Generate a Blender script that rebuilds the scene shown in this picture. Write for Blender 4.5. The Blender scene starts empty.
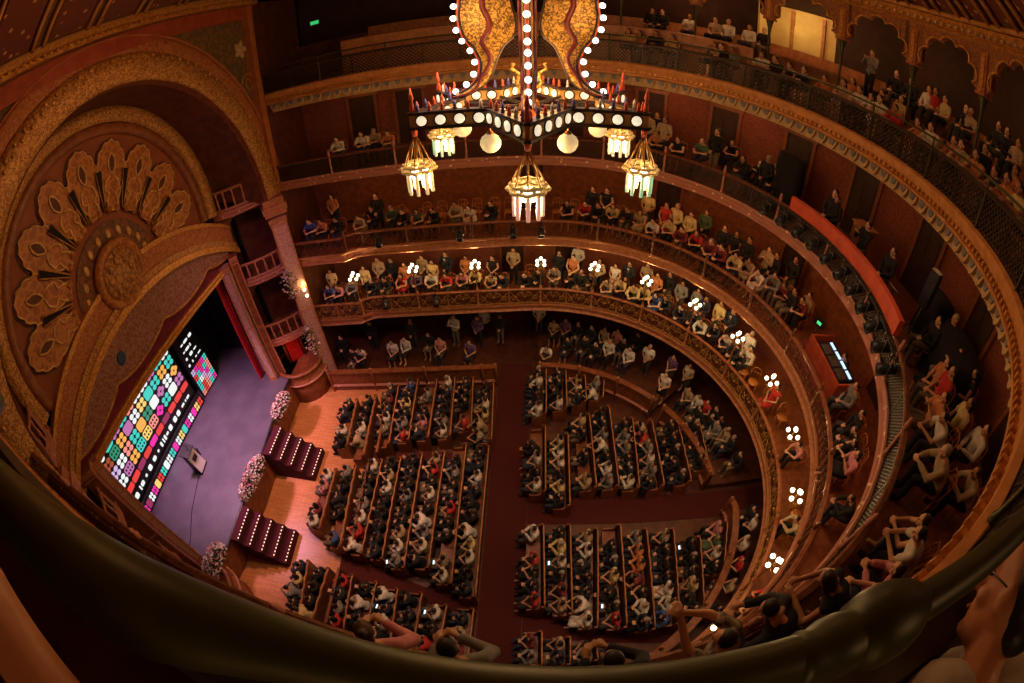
import bpy, math, random
import numpy as np
from mathutils import Vector, Matrix, Euler

# ---------------------------------------------------------------- camera, world, lights, exposure
SC = bpy.context.scene
COL = SC.collection
ZC = 14.2                                   # eye height above the stalls floor
cam = bpy.data.cameras.new('camera')
cam.type = 'PANO'
cam.sensor_width = 36.0
cam.clip_start = 0.01
cam.panorama_type = 'FISHEYE_EQUISOLID'
cam.fisheye_lens = 450.0 / 1024.0 * 36.0
cam.fisheye_fov = math.pi
CAM = bpy.data.objects.new('camera', cam)
COL.objects.link(CAM)

def cam_matrix(pitch=41.786, roll=-2.0, yaw=-4.2):
    p, a, y = (math.radians(v) for v in (pitch, roll, yaw))
    f = Vector((0, math.cos(p), -math.sin(p)))
    u = Vector((0, math.sin(p), math.cos(p)))
    x = Vector((1, 0, 0))
    right = x * math.cos(a) + u * math.sin(a)
    up = -x * math.sin(a) + u * math.cos(a)
    m = Matrix((right, up, -f)).transposed()
    return Matrix.Rotation(-y, 3, 'Z') @ m
CAM.matrix_world = Matrix.Translation((0, 0, ZC)) @ cam_matrix().to_4x4()
SC.camera = CAM

world = bpy.data.worlds.new('world')
SC.world = world
world.use_nodes = True
world.node_tree.nodes['Background'].inputs[0].default_value = (0.05, 0.02, 0.008, 1)
world.node_tree.nodes['Background'].inputs[1].default_value = 0.02

SC.view_settings.view_transform = 'Standard'
SC.view_settings.look = 'None'
SC.view_settings.gamma = 1.0
SC.view_settings.use_curve_mapping = False
SC.view_settings.exposure = -0.12
SC.cycles.use_denoising = True
SC.cycles.max_bounces = 4
SC.cycles.diffuse_bounces = 2
SC.cycles.glossy_bounces = 2
SC.cycles.transmission_bounces = 4
SC.cycles.transparent_max_bounces = 6
SC.cycles.sample_clamp_indirect = 2.0

def light(kind, loc, watts, color, size=0.1, target=None, parent=None, spot=60, blend=0.6, name='unseen_light'):
    d = bpy.data.lights.new(name, kind)
    d.energy = watts
    d.color = color
    if kind == 'AREA':
        d.shape = 'DISK'; d.size = size
    elif kind in ('POINT', 'SPOT'):
        d.shadow_soft_size = size
    if kind == 'SPOT':
        d.spot_size = math.radians(spot); d.spot_blend = blend
    o = bpy.data.objects.new(name, d)
    COL.objects.link(o)
    o.location = loc
    if target is not None:
        o.rotation_euler = (Vector(target) - Vector(loc)).to_track_quat('-Z', 'Y').to_euler()
    if parent is not None:
        o.parent = parent
    return o

WARM = (1.0, 0.50, 0.18)
AMBER = (1.0, 0.44, 0.16)
PINK = (1.0, 0.34, 0.62)
# unseen lights, added: fills over the stalls, stage wash, arch and ceiling fills
light('SPOT', (-1.5, 7.0, 16.8), 1700, (1.0, 0.68, 0.48), 0.5, (-1.0, 7.0, 0), spot=85, blend=0.9)
light('SPOT', (3.6, 7.3, 16.9), 1350, (1.0, 0.64, 0.44), 0.5, (3.4, 7.0, 0), spot=75, blend=0.9)
light('SPOT', (-6.0, 9.0, 14.5), 4200, (1.0, 0.46, 0.34), 0.4, (-8.0, 7.5, 0), spot=55, blend=0.8)
light('SPOT', (-12.6, 7.2, 9.0), 4600, (1.0, 0.47, 0.72), 0.5, (-11.9, 7.6, 1.55), spot=85, blend=0.9)
light('SPOT', (-6.6, 4.0, 14.6), 1500, PINK, 0.4, (-9.8, 12.2, 5.0), spot=42, blend=0.8)
light('SPOT', (-3.5, 7.2, 15.8), 330, AMBER, 0.6, (-11.0, 7.0, 11.5), spot=75, blend=0.8)
light('POINT', (0.0, 7.3, 15.9), 85, AMBER, 0.6)  # amber fills from here on, added to brighten the ceiling coffers
light('POINT', (4.6, 8.5, 15.9), 40, AMBER, 0.4)
light('POINT', (-5.6, 4.5, 15.6), 60, AMBER, 0.6)
light('POINT', (-0.05, -1.0, 13.92), 7, (1.0, 0.5, 0.2), 0.3, name='near_fill_light')  # unseen fill added behind the camera to brighten the near forearm
light('POINT', (1.9, -1.0, 14.9), 16, (1.0, 0.5, 0.2), 0.3, name='near_fill_light')  # unseen fill added for the right neighbour's face
# ---------------------------------------------------------------- helpers
random.seed(7)
RND = random.Random(11)
_M = {}

def mat(name, color, rough=0.6, metal=0.0, color2=None, scale=8.0, emit=None, emit_w=0.0, bump=0.0, pattern='noise', spec=0.4):
    if name in _M:
        return _M[name]
    m = bpy.data.materials.new(name)
    m.use_nodes = True
    nt = m.node_tree
    b = nt.nodes['Principled BSDF']
    b.inputs['Roughness'].default_value = rough
    b.inputs['Metallic'].default_value = metal
    b.inputs['Specular IOR Level'].default_value = spec
    c1 = tuple(color) + (1,)
    c2 = tuple(color2 if color2 else [min(1, v * 0.7) for v in color]) + (1,)
    tc = nt.nodes.new('ShaderNodeTexCoord')
    def link(a, b_): nt.links.new(a, b_)
    if pattern == 'noise':
        t = nt.nodes.new('ShaderNodeTexNoise'); t.inputs['Scale'].default_value = scale
        t.inputs['Detail'].default_value = 3
        link(tc.outputs['Object'], t.inputs['Vector'])
        fac = t.outputs['Fac']
        lo, hi = 0.38, 0.62
    elif pattern == 'scroll':
        t = nt.nodes.new('ShaderNodeTexVoronoi'); t.feature = 'DISTANCE_TO_EDGE'; t.inputs['Scale'].default_value = scale
        n = nt.nodes.new('ShaderNodeTexNoise'); n.inputs['Scale'].default_value = scale * 0.8
        mx = nt.nodes.new('ShaderNodeMixRGB'); mx.inputs[0].default_value = 0.25
        link(tc.outputs['Object'], n.inputs['Vector'])
        link(tc.outputs['Object'], mx.inputs[1]); link(n.outputs['Color'], mx.inputs[2])
        link(mx.outputs[0], t.inputs['Vector'])
        fac = t.outputs['Distance']
        lo, hi = 0.05, 0.16
    elif pattern == 'planks':
        mp = nt.nodes.new('ShaderNodeMapping'); mp.inputs['Scale'].default_value = (1.2, 9.0, 1)
        t = nt.nodes.new('ShaderNodeTexBrick'); t.inputs['Scale'].default_value = 1.0
        t.inputs['Color1'].default_value = (0.2, 0.2, 0.2, 1); t.inputs['Color2'].default_value = (1, 1, 1, 1)
        t.inputs['Mortar'].default_value = (0, 0, 0, 1); t.inputs['Mortar Size'].default_value = 0.015
        link(tc.outputs['Object'], mp.inputs['Vector']); link(mp.outputs[0], t.inputs['Vector'])
        fac = t.outputs['Color']
        lo, hi = 0.0, 1.0
    elif pattern == 'dots':
        t = nt.nodes.new('ShaderNodeTexVoronoi'); t.inputs['Scale'].default_value = scale
        link(tc.outputs['Object'], t.inputs['Vector'])
        fac = t.outputs['Distance']
        lo, hi = 0.25, 0.45
    elif pattern == 'specks':
        t = nt.nodes.new('ShaderNodeTexVoronoi'); t.inputs['Scale'].default_value = scale
        link(tc.outputs['Object'], t.inputs['Vector'])
        fac = t.outputs['Distance']
        lo, hi = 0.16, 0.24
    ramp = nt.nodes.new('ShaderNodeValToRGB')
    ramp.color_ramp.elements[0].position = lo; ramp.color_ramp.elements[0].color = c1
    ramp.color_ramp.elements[1].position = hi; ramp.color_ramp.elements[1].color = c2
    link(fac, ramp.inputs[0])
    link(ramp.outputs[0], b.inputs['Base Color'])
    if bump:
        bp = nt.nodes.new('ShaderNodeBump'); bp.inputs['Strength'].default_value = bump; bp.inputs['Distance'].default_value = 0.02
        link(fac, bp.inputs['Height']); link(bp.outputs[0], b.inputs['Normal'])
    if emit:
        b.inputs['Emission Color'].default_value = tuple(emit) + (1,)
        b.inputs['Emission Strength'].default_value = emit_w
    _M[name] = m
    return m

def tag(o, label=None, cat=None, group=None, kind=None):
    if label: o['label'] = label
    if cat: o['category'] = cat
    if group: o['group'] = group
    if kind: o['kind'] = kind
    return o

def empty(name, loc=(0, 0, 0), rz=0.0, label=None, cat=None, group=None, kind=None, parent=None):
    o = bpy.data.objects.new(name, None)
    o.empty_display_size = 0.2
    COL.objects.link(o)
    o.location = loc; o.rotation_euler = (0, 0, rz)
    if parent: o.parent = parent
    return tag(o, label, cat, group, kind)

class MB:
    """collects shapes and links them as one mesh object"""
    def __init__(s):
        s.v, s.f, s.m, s.sm = [], [], [], []
    def add(s, v, f, m=0, smooth=False):
        k = len(s.v)
        s.v.extend([tuple(p) for p in v])
        for q in f:
            s.f.append([i + k for i in q]); s.m.append(m); s.sm.append(smooth)
        return s
    def box(s, c, d, rz=0.0, m=0, M=None):
        x, y, z = d[0] / 2, d[1] / 2, d[2] / 2
        P = [(-x, -y, -z), (x, -y, -z), (x, y, -z), (-x, y, -z), (-x, -y, z), (x, -y, z), (x, y, z), (-x, y, z)]
        ca, sa = math.cos(rz), math.sin(rz)
        V = []
        for p in P:
            q = Vector(p)
            if M is not None: q = M @ q
            V.append((c[0] + q.x * ca - q.y * sa, c[1] + q.x * sa + q.y * ca, c[2] + q.z))
        return s.add(V, [(0, 3, 2, 1), (4, 5, 6, 7), (0, 1, 5, 4), (1, 2, 6, 5), (2, 3, 7, 6), (3, 0, 4, 7)], m)
    def tube(s, pts, r, n=6, m=0, closed=False, cap=True, smooth=True):
        pts = [Vector(p) for p in pts]
        N = len(pts)
        rr = list(r) if hasattr(r, '__len__') else [r] * N
        T = []
        for i in range(N):
            a = pts[(i - 1) % N] if (closed or i > 0) else pts[i]
            b = pts[(i + 1) % N] if (closed or i < N - 1) else pts[i]
            t = (b - a)
            T.append(t.normalized() if t.length > 1e-9 else Vector((0, 0, 1)))
        up = Vector((0, 0, 1)) if abs(T[0].z) < 0.9 else Vector((1, 0, 0))
        side = T[0].cross(up).normalized()
        V = []
        for i in range(N):
            side = (side - T[i] * side.dot(T[i]))
            side = side.normalized() if side.length > 1e-6 else T[i].orthogonal().normalized()
            w = T[i].cross(side)
            for k in range(n):
                a = 2 * math.pi * k / n
                V.append(pts[i] + side * (rr[i] * math.cos(a)) + w * (rr[i] * math.sin(a)))
        F = []
        for i in range(N if closed else N - 1):
            j = (i + 1) % N
            for k in range(n):
                l = (k + 1) % n
                F.append((i * n + k, i * n + l, j * n + l, j * n + k))
        s.add(V, F, m, smooth)
        if cap and not closed:
            k = len(s.v) - N * n
            s.f.append([k + i for i in range(n)][::-1]); s.m.append(m); s.sm.append(False)
            s.f.append([k + (N - 1) * n + i for i in range(n)]); s.m.append(m); s.sm.append(False)
        return s
    def lathe(s, prof, c=(0, 0, 0), n=12, m=0, axis='Z', M=None, smooth=True):
        V, F = [], []
        for (r, z) in prof:
            for k in range(n):
                a = 2 * math.pi * k / n
                p = Vector((r * math.cos(a), r * math.sin(a), z))
                if axis == 'X': p = Vector((p.z, p.x, p.y))
                if axis == 'Y': p = Vector((p.y, p.z, p.x))
                if M is not None: p = M @ p
                V.append((p.x + c[0], p.y + c[1], p.z + c[2]))
        for i in range(len(prof) - 1):
            for k in range(n):
                l = (k + 1) % n
                F.append((i * n + k, i * n + l, (i + 1) * n + l, (i + 1) * n + k))
        F.append(tuple(range(n))[::-1])
        F.append(tuple((len(prof) - 1) * n + k for k in range(n)))
        return s.add(V, F, m, smooth)
    def ball(s, c, r, n=10, m=0, sc=(1, 1, 1), M=None):
        k = max(4, n // 2)
        prof = [(max(1e-4, r * math.sin(math.pi * i / k)), -r * math.cos(math.pi * i / k)) for i in range(k + 1)]
        MM = Matrix.Diagonal(sc)
        if M is not None: MM = M @ MM
        return s.lathe(prof, c, n, m, 'Z', MM)
    def prism(s, poly, h0, h1, fn, m=0, smooth=False):
        """extrude a 2D polygon; fn(u, v, h) gives a point"""
        n = len(poly)
        V = [fn(u, v, h0) for u, v in poly] + [fn(u, v, h1) for u, v in poly]
        F = [tuple(range(n))[::-1], tuple(range(n, 2 * n))]
        s.add(V, F, m)
        k = len(s.v) - 2 * n
        for i in range(n):
            j = (i + 1) % n
            s.f.append([k + i, k + j, k + n + j, k + n + i]); s.m.append(m); s.sm.append(smooth)
        return s
    def grid(s, rows, m=0, smooth=True, closed=False):
        """rows of points of the same length, bridged"""
        n = len(rows[0])
        V = [p for r in rows for p in r]
        F = []
        R_ = len(rows)
        for i in range(R_ - (0 if closed else 1)):
            j = (i + 1) % R_
            for k in range(n - 1):
                F.append((i * n + k, i * n + k + 1, j * n + k + 1, j * n + k))
        return s.add(V, F, m, smooth)
    def mesh(s, name, mats):
        me = bpy.data.meshes.new(name)
        me.from_pydata([tuple(p) for p in s.v], [], s.f)
        for m in (mats if isinstance(mats, (list, tuple)) else [mats]):
            me.materials.append(m)
        me.polygons.foreach_set('material_index', s.m)
        me.polygons.foreach_set('use_smooth', s.sm)
        me.update()
        return me
    def build(s, name, mats, parent=None, loc=None, rz=None):
        o = bpy.data.objects.new(name, s.mesh(name, mats))
        COL.objects.link(o)
        if parent: o.parent = parent
        if loc is not None: o.location = loc
        if rz is not None: o.rotation_euler = (0, 0, rz)
        return o

def place(me, name, parent=None, loc=(0, 0, 0), rz=0.0):
    o = bpy.data.objects.new(name, me)
    COL.objects.link(o)
    if parent: o.parent = parent
    o.location = loc; o.rotation_euler = (0, 0, rz)
    return o

def copy_tree(o, parent=None):
    c = o.copy()
    COL.objects.link(c)
    if parent is not None: c.parent = parent
    for ch in o.children:
        copy_tree(ch, c)
    return c

# ---------------------------------------------------------------- plan of the horseshoe
CX, CY, R0 = 0.25, 7.45, 7.1
A0 = math.radians(95)
XEND = -9.4
_t = Vector((-math.sin(A0), math.cos(A0)))
_e = Vector((CX + R0 * math.cos(A0), CY + R0 * math.sin(A0)))
LS = (_e.x - XEND) / -_t.x               # straight length
LA = R0 * 2 * A0
LT = 2 * LS + LA

def ring(s, d=0.0):
    """point and outward normal at arc length s (0 = far stage end) and outward offset d"""
    if s < LS:
        p = _e + _t * (LS - s)
        n = Vector((math.cos(A0), math.sin(A0)))
    elif s > LS + LA:
        q = s - LS - LA
        p = Vector((_e.x, 2 * CY - _e.y)) + Vector((_t.x, -_t.y)) * q
        n = Vector((math.cos(A0), -math.sin(A0)))
    else:
        a = A0 - (s - LS) / R0
        n = Vector((math.cos(a), math.sin(a))); p = Vector((CX, CY)) + n * R0
    return p + n * d, n

def s_of(deg): return LS + (A0 - math.radians(deg)) * R0
def s_x(x): return LS - (_e.x - x) / -_t.x      # on the far straight, by X
def s_samples(a=0.0, b=None, step=0.45):
    b = LT if b is None else b
    n = max(2, int(abs(b - a) / step) + 1)
    S = [a + (b - a) * i / (n - 1) for i in range(n)]
    return S

def sweep(mb, prof, a=0.0, b=None, m=0, step=0.45, closed=True, shift=None, smooth=False):
    """sweep a profile [(d, z)] along the horseshoe"""
    rows = []
    for s in s_samples(a, b, step):
        row = []
        sh = shift(s) if shift else 0
        for (d, z) in prof:
            p, _ = ring(s, d + sh)
            row.append((p.x, p.y, z))
        if closed: row.append(row[0])
        rows.append(row)
    mb.grid(rows, m, smooth)
    return mb

SOLIDS = []
# ---------------------------------------------------------------- materials of the house
wood_dark = mat('dark_red_wood', (0.115, 0.035, 0.014), 0.5, color2=(0.07, 0.02, 0.009), scale=3)
wood_mid = mat('mahogany_wood', (0.26, 0.085, 0.03), 0.42, color2=(0.17, 0.052, 0.018), scale=5)
wood_light = mat('oak_wood', (0.46, 0.2, 0.075), 0.45, color2=(0.33, 0.13, 0.045), scale=6)
plank = mat('plank_floor', (0.42, 0.16, 0.055), 0.32, color2=(0.66, 0.29, 0.11), pattern='planks')
carpet = mat('red_carpet', (0.085, 0.010, 0.007), 0.95, color2=(0.055, 0.006, 0.005), scale=30)
wallred = mat('red_damask_wall', (0.24, 0.065, 0.032), 0.8, color2=(0.14, 0.034, 0.017), scale=12, pattern='scroll')
fascia_m = mat('carved_fascia', (0.46, 0.19, 0.085), 0.5, color2=(0.34, 0.125, 0.05), scale=7, bump=0.3)
fascia_pink = mat('rosette_fascia', (0.85, 0.60, 0.42), 0.55, color2=(0.42, 0.17, 0.11), scale=4.5, pattern='specks')
gold = mat('gilding', (0.66, 0.33, 0.07), 0.4, 0.35, color2=(0.40, 0.16, 0.03), scale=14, bump=0.5)
gold_orn = mat('gilded_ornament', (0.24, 0.085, 0.022), 0.45, 0.2, color2=(0.56, 0.30, 0.08), scale=11, pattern='scroll', bump=0.6)
iron = mat('bronze_railing', (0.22, 0.085, 0.04), 0.4, 0.4, color2=(0.13, 0.045, 0.02), scale=10)
iron_dark = mat('dark_railing', (0.07, 0.045, 0.03), 0.45, 0.5, color2=(0.04, 0.025, 0.018), scale=10)
green_metal = mat('olive_green_paint', (0.06, 0.062, 0.014), 0.42, 0.2, color2=(0.042, 0.045, 0.010), scale=4)
black = mat('black_cloth', (0.008, 0.007, 0.008), 0.9, color2=(0.012, 0.010, 0.012), scale=4)
black_gloss = mat('black_plastic', (0.012, 0.012, 0.014), 0.35, color2=(0.02, 0.02, 0.022), scale=4)
paint_red = mat('ornate_red_paint', (0.30, 0.075, 0.025), 0.6, color2=(0.42, 0.17, 0.05), scale=9, pattern='scroll', bump=0.3)
paint_brown = mat('ornate_brown_paint', (0.24, 0.085, 0.028), 0.6, color2=(0.36, 0.15, 0.045), scale=9, pattern='scroll', bump=0.3)
paint_green = mat('dark_green_spandrel', (0.10, 0.075, 0.03), 0.7, color2=(0.20, 0.10, 0.035), scale=5, pattern='scroll')
orange_plain = mat('orange_plaster', (0.42, 0.14, 0.04), 0.6, color2=(0.34, 0.105, 0.03), scale=3)
cream = mat('cream_plaster', (0.70, 0.52, 0.24), 0.8, color2=(0.62, 0.44, 0.19), scale=2)
blue_scallop = mat('blue_grey_scallop', (0.20, 0.20, 0.24), 0.6, color2=(0.13, 0.14, 0.18), scale=9)
cream_scallop = mat('cream_scallop', (0.55, 0.38, 0.18), 0.6, color2=(0.45, 0.28, 0.12), scale=9)
burgundy = mat('burgundy_velvet', (0.17, 0.012, 0.04), 0.85, color2=(0.11, 0.008, 0.025), scale=3)
stone_pink = mat('patterned_pilaster', (0.62, 0.40, 0.33), 0.5, color2=(0.34, 0.15, 0.12), scale=16, pattern='scroll', bump=0.4)

def structure(o, label=None):
    o['kind'] = 'structure'
    if label: o['label'] = label
    return o

# ---------------------------------------------------------------- floor of the stalls and carpets
f = MB()
f.box((0.6, 7.45, -0.1), (26, 22, 0.2))
structure(f.build('floor', plank))
f = MB(); f.box((1.7, 7.4, 0.005), (15.8, 20.5, 0.01))
structure(f.build('floor_stalls', wood_dark))
def runner(x0, y0, x1, y1, label, z=0.03):
    b = MB(); b.box(((x0 + x1) / 2, (y0 + y1) / 2, z / 2 + 0.01), (x1 - x0, y1 - y0, z))
    o = b.build('carpet_runner', carpet)
    return tag(o, label, 'carpet')
runner(-1.58, 0.9, -0.22, 14.3, 'wide dark red carpet across the stalls between front and rear pews')
runner(-0.2, 6.55, 9.4, 7.6, 'dark red carpet running back from the cross aisle between the rear pew blocks')
runner(-6.45, 8.92, -1.6, 9.42, 'narrow red carpet between the far and middle front pew blocks', 0.026)
for (pts, lab) in (([(-6.45, 4.72), (-1.6, 3.52), (-1.6, 3.05), (-6.45, 4.0)], 'red carpet between the middle and near front pew blocks'),
                   ([(-0.2, 3.2), (5.2, 2.5), (5.6, 1.9), (-0.2, 2.5)], 'red carpet in front of the short pews by the near parapet')):
    b = MB(); b.prism(pts, 0.012, 0.036, lambda u, v, h: (u, v, h))
    tag(b.build('carpet_runner', carpet), lab, 'carpet')

# ---------------------------------------------------------------- balconies
def step_in(s):
    e = s_x(-6.9)
    if s < e - 0.25 or s > LT - e + 0.25: return -0.32
    if s < e: return -0.32 * (e - s) / 0.25
    if s > LT - e: return -0.32 * (s - LT + e) / 0.25
    return 0.0

def panel_scroll(w=1.0, h=0.66):
    b = MB()
    b.box((0, 0.025, h / 2), (w, 0.012, h), m=1)
    for z in (0.02, h - 0.02): b.box((0, 0, z), (w, 0.05, 0.04))
    for x in (-w / 2 + 0.015, w / 2 - 0.015): b.box((x, 0, h / 2), (0.03, 0.05, h))
    for sx in (-1, 1):
        for q in (0.12, 0.34):
            pts = []
            for i in range(17):
                a = i / 16 * 3.6 * math.pi
                r = 0.115 * (1 - i / 20)
                pts.append((sx * (q + 0.0 + r * math.cos(a)), 0, h * 0.5 + (0.1 if q < 0.2 else -0.06) + r * math.sin(a) * 1.2))
            b.tube(pts, 0.013, 4)
        b.tube([(sx * 0.03, 0, 0.06), (sx * 0.2, 0, 0.12), (sx * 0.3, 0, 0.3), (sx * 0.46, 0, h - 0.08)], 0.014, 4)
        b.tube([(sx * 0.46, 0, 0.08), (sx * 0.36, 0, 0.2), (sx * 0.22, 0, 0.42), (sx * 0.05, 0, h - 0.08)], 0.012, 4)
    b.ball((0, 0, h / 2), 0.045, 8)
    return b

def panel_tracery(w=1.0, h=0.6):
    b = MB()
    for z in (0.02, h - 0.02): b.box((0, 0, z), (w, 0.05, 0.035))
    n = 4
    for k in range(n):
        x = -w / 2 + (k + 0.5) * w / n
        b.box((x - w / n / 2, 0, h / 2), (0.018, 0.03, h))
        ring_ = [(x + 0.085 * math.cos(a), 0, h / 2 + 0.085 * math.sin(a)) for a in np.linspace(0, 2 * math.pi, 11)[:-1]]
        b.tube(ring_, 0.012, 4, closed=True)
        for sx in (-1, 1):
            b.tube([(x, 0, h / 2 - 0.05), (x + sx * 0.07, 0, 0.13), (x + sx * 0.03, 0, 0.05)], 0.011, 4)
            b.tube([(x, 0, h / 2 + 0.05), (x + sx * 0.07, 0, h - 0.13), (x + sx * 0.03, 0, h - 0.05)], 0.011, 4)
        b.box((x, 0, h / 2), (0.05, 0.03, 0.05), M=Matrix.Rotation(math.pi / 4, 3, 'Y'))
    return b

def panel_mesh(w=1.0, h=0.6, pitch=0.085, r=0.012, frame=0.03):
    b = MB()
    for z in (frame / 2, h - frame / 2): b.box((0, 0, z), (w, 0.04, frame))
    for x in (-w / 2 + frame / 2, w / 2 - frame / 2): b.box((x, 0, h / 2), (frame, 0.04, h))
    n = int((w + h) / pitch) + 1
    for k in range(1, n):
        c = -w / 2 + k * pitch                      # rising bars: x from c-h.. to c
        for sg in (1, -1):
            x0, z0, x1, z1 = c - h, 0.0, c, h
            if x0 < -w / 2: z0 = -w / 2 - x0; x0 = -w / 2
            if x1 > w / 2: z1 = h - (x1 - w / 2); x1 = w / 2
            if z1 - z0 < 0.03: continue
            L = math.hypot(x1 - x0, z1 - z0)
            b.box((sg * (x0 + x1) / 2, 0, (z0 + z1) / 2), (L, 0.014, 2 * r), M=Matrix.Rotation(-sg * math.pi / 4, 3, 'Y'))
    return b

P_SCROLL = panel_scroll().mesh('balustrade_panel', [gold_orn, wood_dark])
P_TRACE = panel_tracery().mesh('balustrade_panel', iron)
P_MESH = panel_mesh(1.0, 0.62, 0.075, 0.009).mesh('balustrade_panel', iron_dark)
P_GAL = panel_mesh(1.0, 0.68, 0.125, 0.013).mesh('balustrade_panel', iron_dark)

def post_mesh(h, r, m, knob=True):
    b = MB()
    prof = [(r * 1.5, 0), (r * 1.5, 0.05), (r, 0.08), (r * 0.85, h * 0.5), (r * 1.15, h * 0.55), (r * 0.9, h * 0.62), (r, h - 0.1), (r * 1.4, h - 0.06), (r * 1.4, h)]
    if knob: prof += [(r * 0.7, h + 0.02), (r * 1.2, h + 0.06), (r * 0.9, h + 0.1), (0.002, h + 0.13)]
    b.lathe(prof, n=8)
    return b.mesh('post', m)

POST_DEG = [91 - 16.6 * k for k in range(-0, 12)]
POST_S = [s_x(-7.1), s_x(-4.75), s_x(-2.35)] + [s_of(d) for d in POST_DEG] 
POST_S = [s for s in POST_S if s < LT - 2] + [LT - s_x(-2.35), LT - s_x(-4.75), LT - s_x(-7.1)]
POST_S = sorted(POST_S)

def fascia_profile(zl, zf, out=0.0):
    return [(0.10 + out, zl), (0.0 + out, zl + 0.015), (-0.05 + out, zl + 0.06), (-0.02 + out, zl + 0.1), (0.02 + out, zl + 0.13), (0.03 + out, zf - 0.12),
            (-0.01 + out, zf - 0.08), (-0.06 + out, zf - 0.03), (-0.06 + out, zf + 0.04), (0.10 + out, zf + 0.05), (0.10 + out, zl)]

def balcony(label, zl, zf, zr, depth, pan, pan_h, post, mats, shift=None, d0=0.0, fprof=None):
    root = empty('balcony', (0, 0, 0), label=label, kind='structure')
    b = MB(); sweep(b, [(d0 + 0.08, zl + 0.02), (d0 + depth, zl + 0.02), (d0 + depth, zf), (d0 + 0.08, zf)], shift=shift)
    b.build('slab', mats['slab'], root)
    b = MB(); sweep(b, fprof or fascia_profile(zl, zf, d0), shift=shift, step=0.3)
    b.build('fascia', mats['fascia'], root)
    b = MB(); sweep(b, [(d0 - 0.05, zr - 0.05), (d0 - 0.06, zr - 0.01), (d0 - 0.03, zr + 0.02), (d0 + 0.05, zr + 0.02), (d0 + 0.07, zr - 0.01), (d0 + 0.06, zr - 0.05)], shift=shift, step=0.3)
    b.build('handrail', mats['rail'], root)
    edges = [0.1] + POST_S + [LT - 0.1]
    for i in range(len(edges) - 1):
        a, c = edges[i], edges[i + 1]
        n = max(1, int(round((c - a) / 1.05)))
        for k in range(n):
            s = a + (c - a) * (k + 0.5) / n
            p, nn = ring(s, d0 + (shift(s) if shift else 0))
            o = place(pan, 'balustrade_panel', root, (p.x, p.y, zr - 0.04 - pan_h), math.atan2(nn.y, nn.x) - math.pi / 2)
            o.scale = ((c - a) / n * (1 + 0.5 * d0 / 7.1) * 1.0, 1, 1)
    for s in POST_S:
        p, nn = ring(s, d0 - 0.02 + (shift(s) if shift else 0))
        place(post, 'post', root, (p.x, p.y, zf + 0.03))
    return root

POST_A = post_mesh(0.84, 0.045, fascia_m)
POST_B = post_mesh(0.80, 0.04, iron)
POST_C = post_mesh(0.78, 0.04, fascia_pink)
Z2L, Z2, Z2R = 2.87, 3.20, 3.99
Z3L, Z3, Z3R = 5.93, 6.32, 7.00
Z4L, Z4, Z4R = 9.12, 9.46, 10.14
ZGL, ZG, ZGR = 12.48, 12.88, 13.62
balcony('lamp-lit first balcony with carved scroll balustrade', Z2L, Z2, Z2R, 2.7, P_SCROLL, 0.66, POST_A, dict(slab=wood_mid, fascia=fascia_m, rail=wood_mid), step_in)
balcony('second balcony with open tracery balustrade above the lamps', Z3L, Z3, Z3R, 2.7, P_TRACE, 0.6, POST_B, dict(slab=wood_mid, fascia=fascia_m, rail=wood_mid), step_in)
balcony('third balcony with fine mesh railing and rosette band', Z4L, Z4, Z4R, 3.2, P_MESH, 0.62, POST_C, dict(slab=wood_mid, fascia=fascia_pink, rail=iron))

# gallery: big cornice, coarse mesh, green pipe on posts
DG = 0.35
gprof = [(DG + 0.16, 12.42), (DG + 0.02, 12.46), (DG - 0.02, 12.5), (DG - 0.02, 12.54), (DG + 0.05, 12.56), (DG + 0.02, 12.7), (DG - 0.02, 12.8), (DG - 0.03, 12.87), (DG + 0.03, 12.92), (DG + 0.2, 12.93)]
gal = balcony('top gallery with gilded cornice and coarse mesh railing', 12.6, ZG, ZGR, 3.6, P_GAL, 0.68, post_mesh(0.95, 0.022, green_metal, False),
              dict(slab=wood_dark, fascia=mat('gallery_cornice', (0.60, 0.27, 0.085), 0.45, 0.15, color2=(0.48, 0.20, 0.055), scale=5), rail=iron_dark), None, DG + 0.05, gprof)
b = MB()
for i in range(int(LT / 0.16)):
    s = 0.1 + i * 0.16
    p, n = ring(s, DG - 0.0)
    b.box((p.x, p.y, 12.62), (0.07, 0.09, 0.075), rz=math.atan2(n.y, n.x) - math.pi / 2)
dt = b.build('dentil', gold, gal)
b = MB()                                       # corbel frieze under the gallery cornice: scalloped shells
for i in range(int(LT / 0.36)):
    s = 0.25 + i * 0.36
    p, n = ring(s, DG + 0.3)
    rz = math.atan2(n.y, n.x)
    M = Matrix.Rotation(rz - math.pi / 2, 3, 'Z')
    k = i % 2
    poly = [(0.16 * math.cos(a), -0.19 * math.sin(a)) for a in np.linspace(0, math.pi, 9)]
    b.prism(poly, -0.06, 0.04, lambda u, v, h: tuple(Vector((p.x, p.y, 12.44)) + M @ Vector((u, h, v * 1.6))), m=0)
    poly = [(0.10 * math.cos(a), -0.12 * math.sin(a)) for a in np.linspace(0, math.pi, 9)]
    b.prism(poly, -0.09, -0.05, lambda u, v, h: tuple(Vector((p.x, p.y, 12.44)) + M @ Vector((u, h, v * 1.6))), m=1)
b.build('corbel_frieze', [cream_scallop, blue_scallop], gal)
b = MB(); sweep(b, [(DG + 0.1, 12.05), (3.0, 12.05), (3.0, 12.10), (DG + 0.1, 12.46)][0:0] or [(DG + 0.36, 12.1), (DG + 0.42, 12.1), (DG + 0.42, 12.46), (DG + 0.36, 12.46)])
b.build('frieze_band', cream_scallop, gal)

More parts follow.
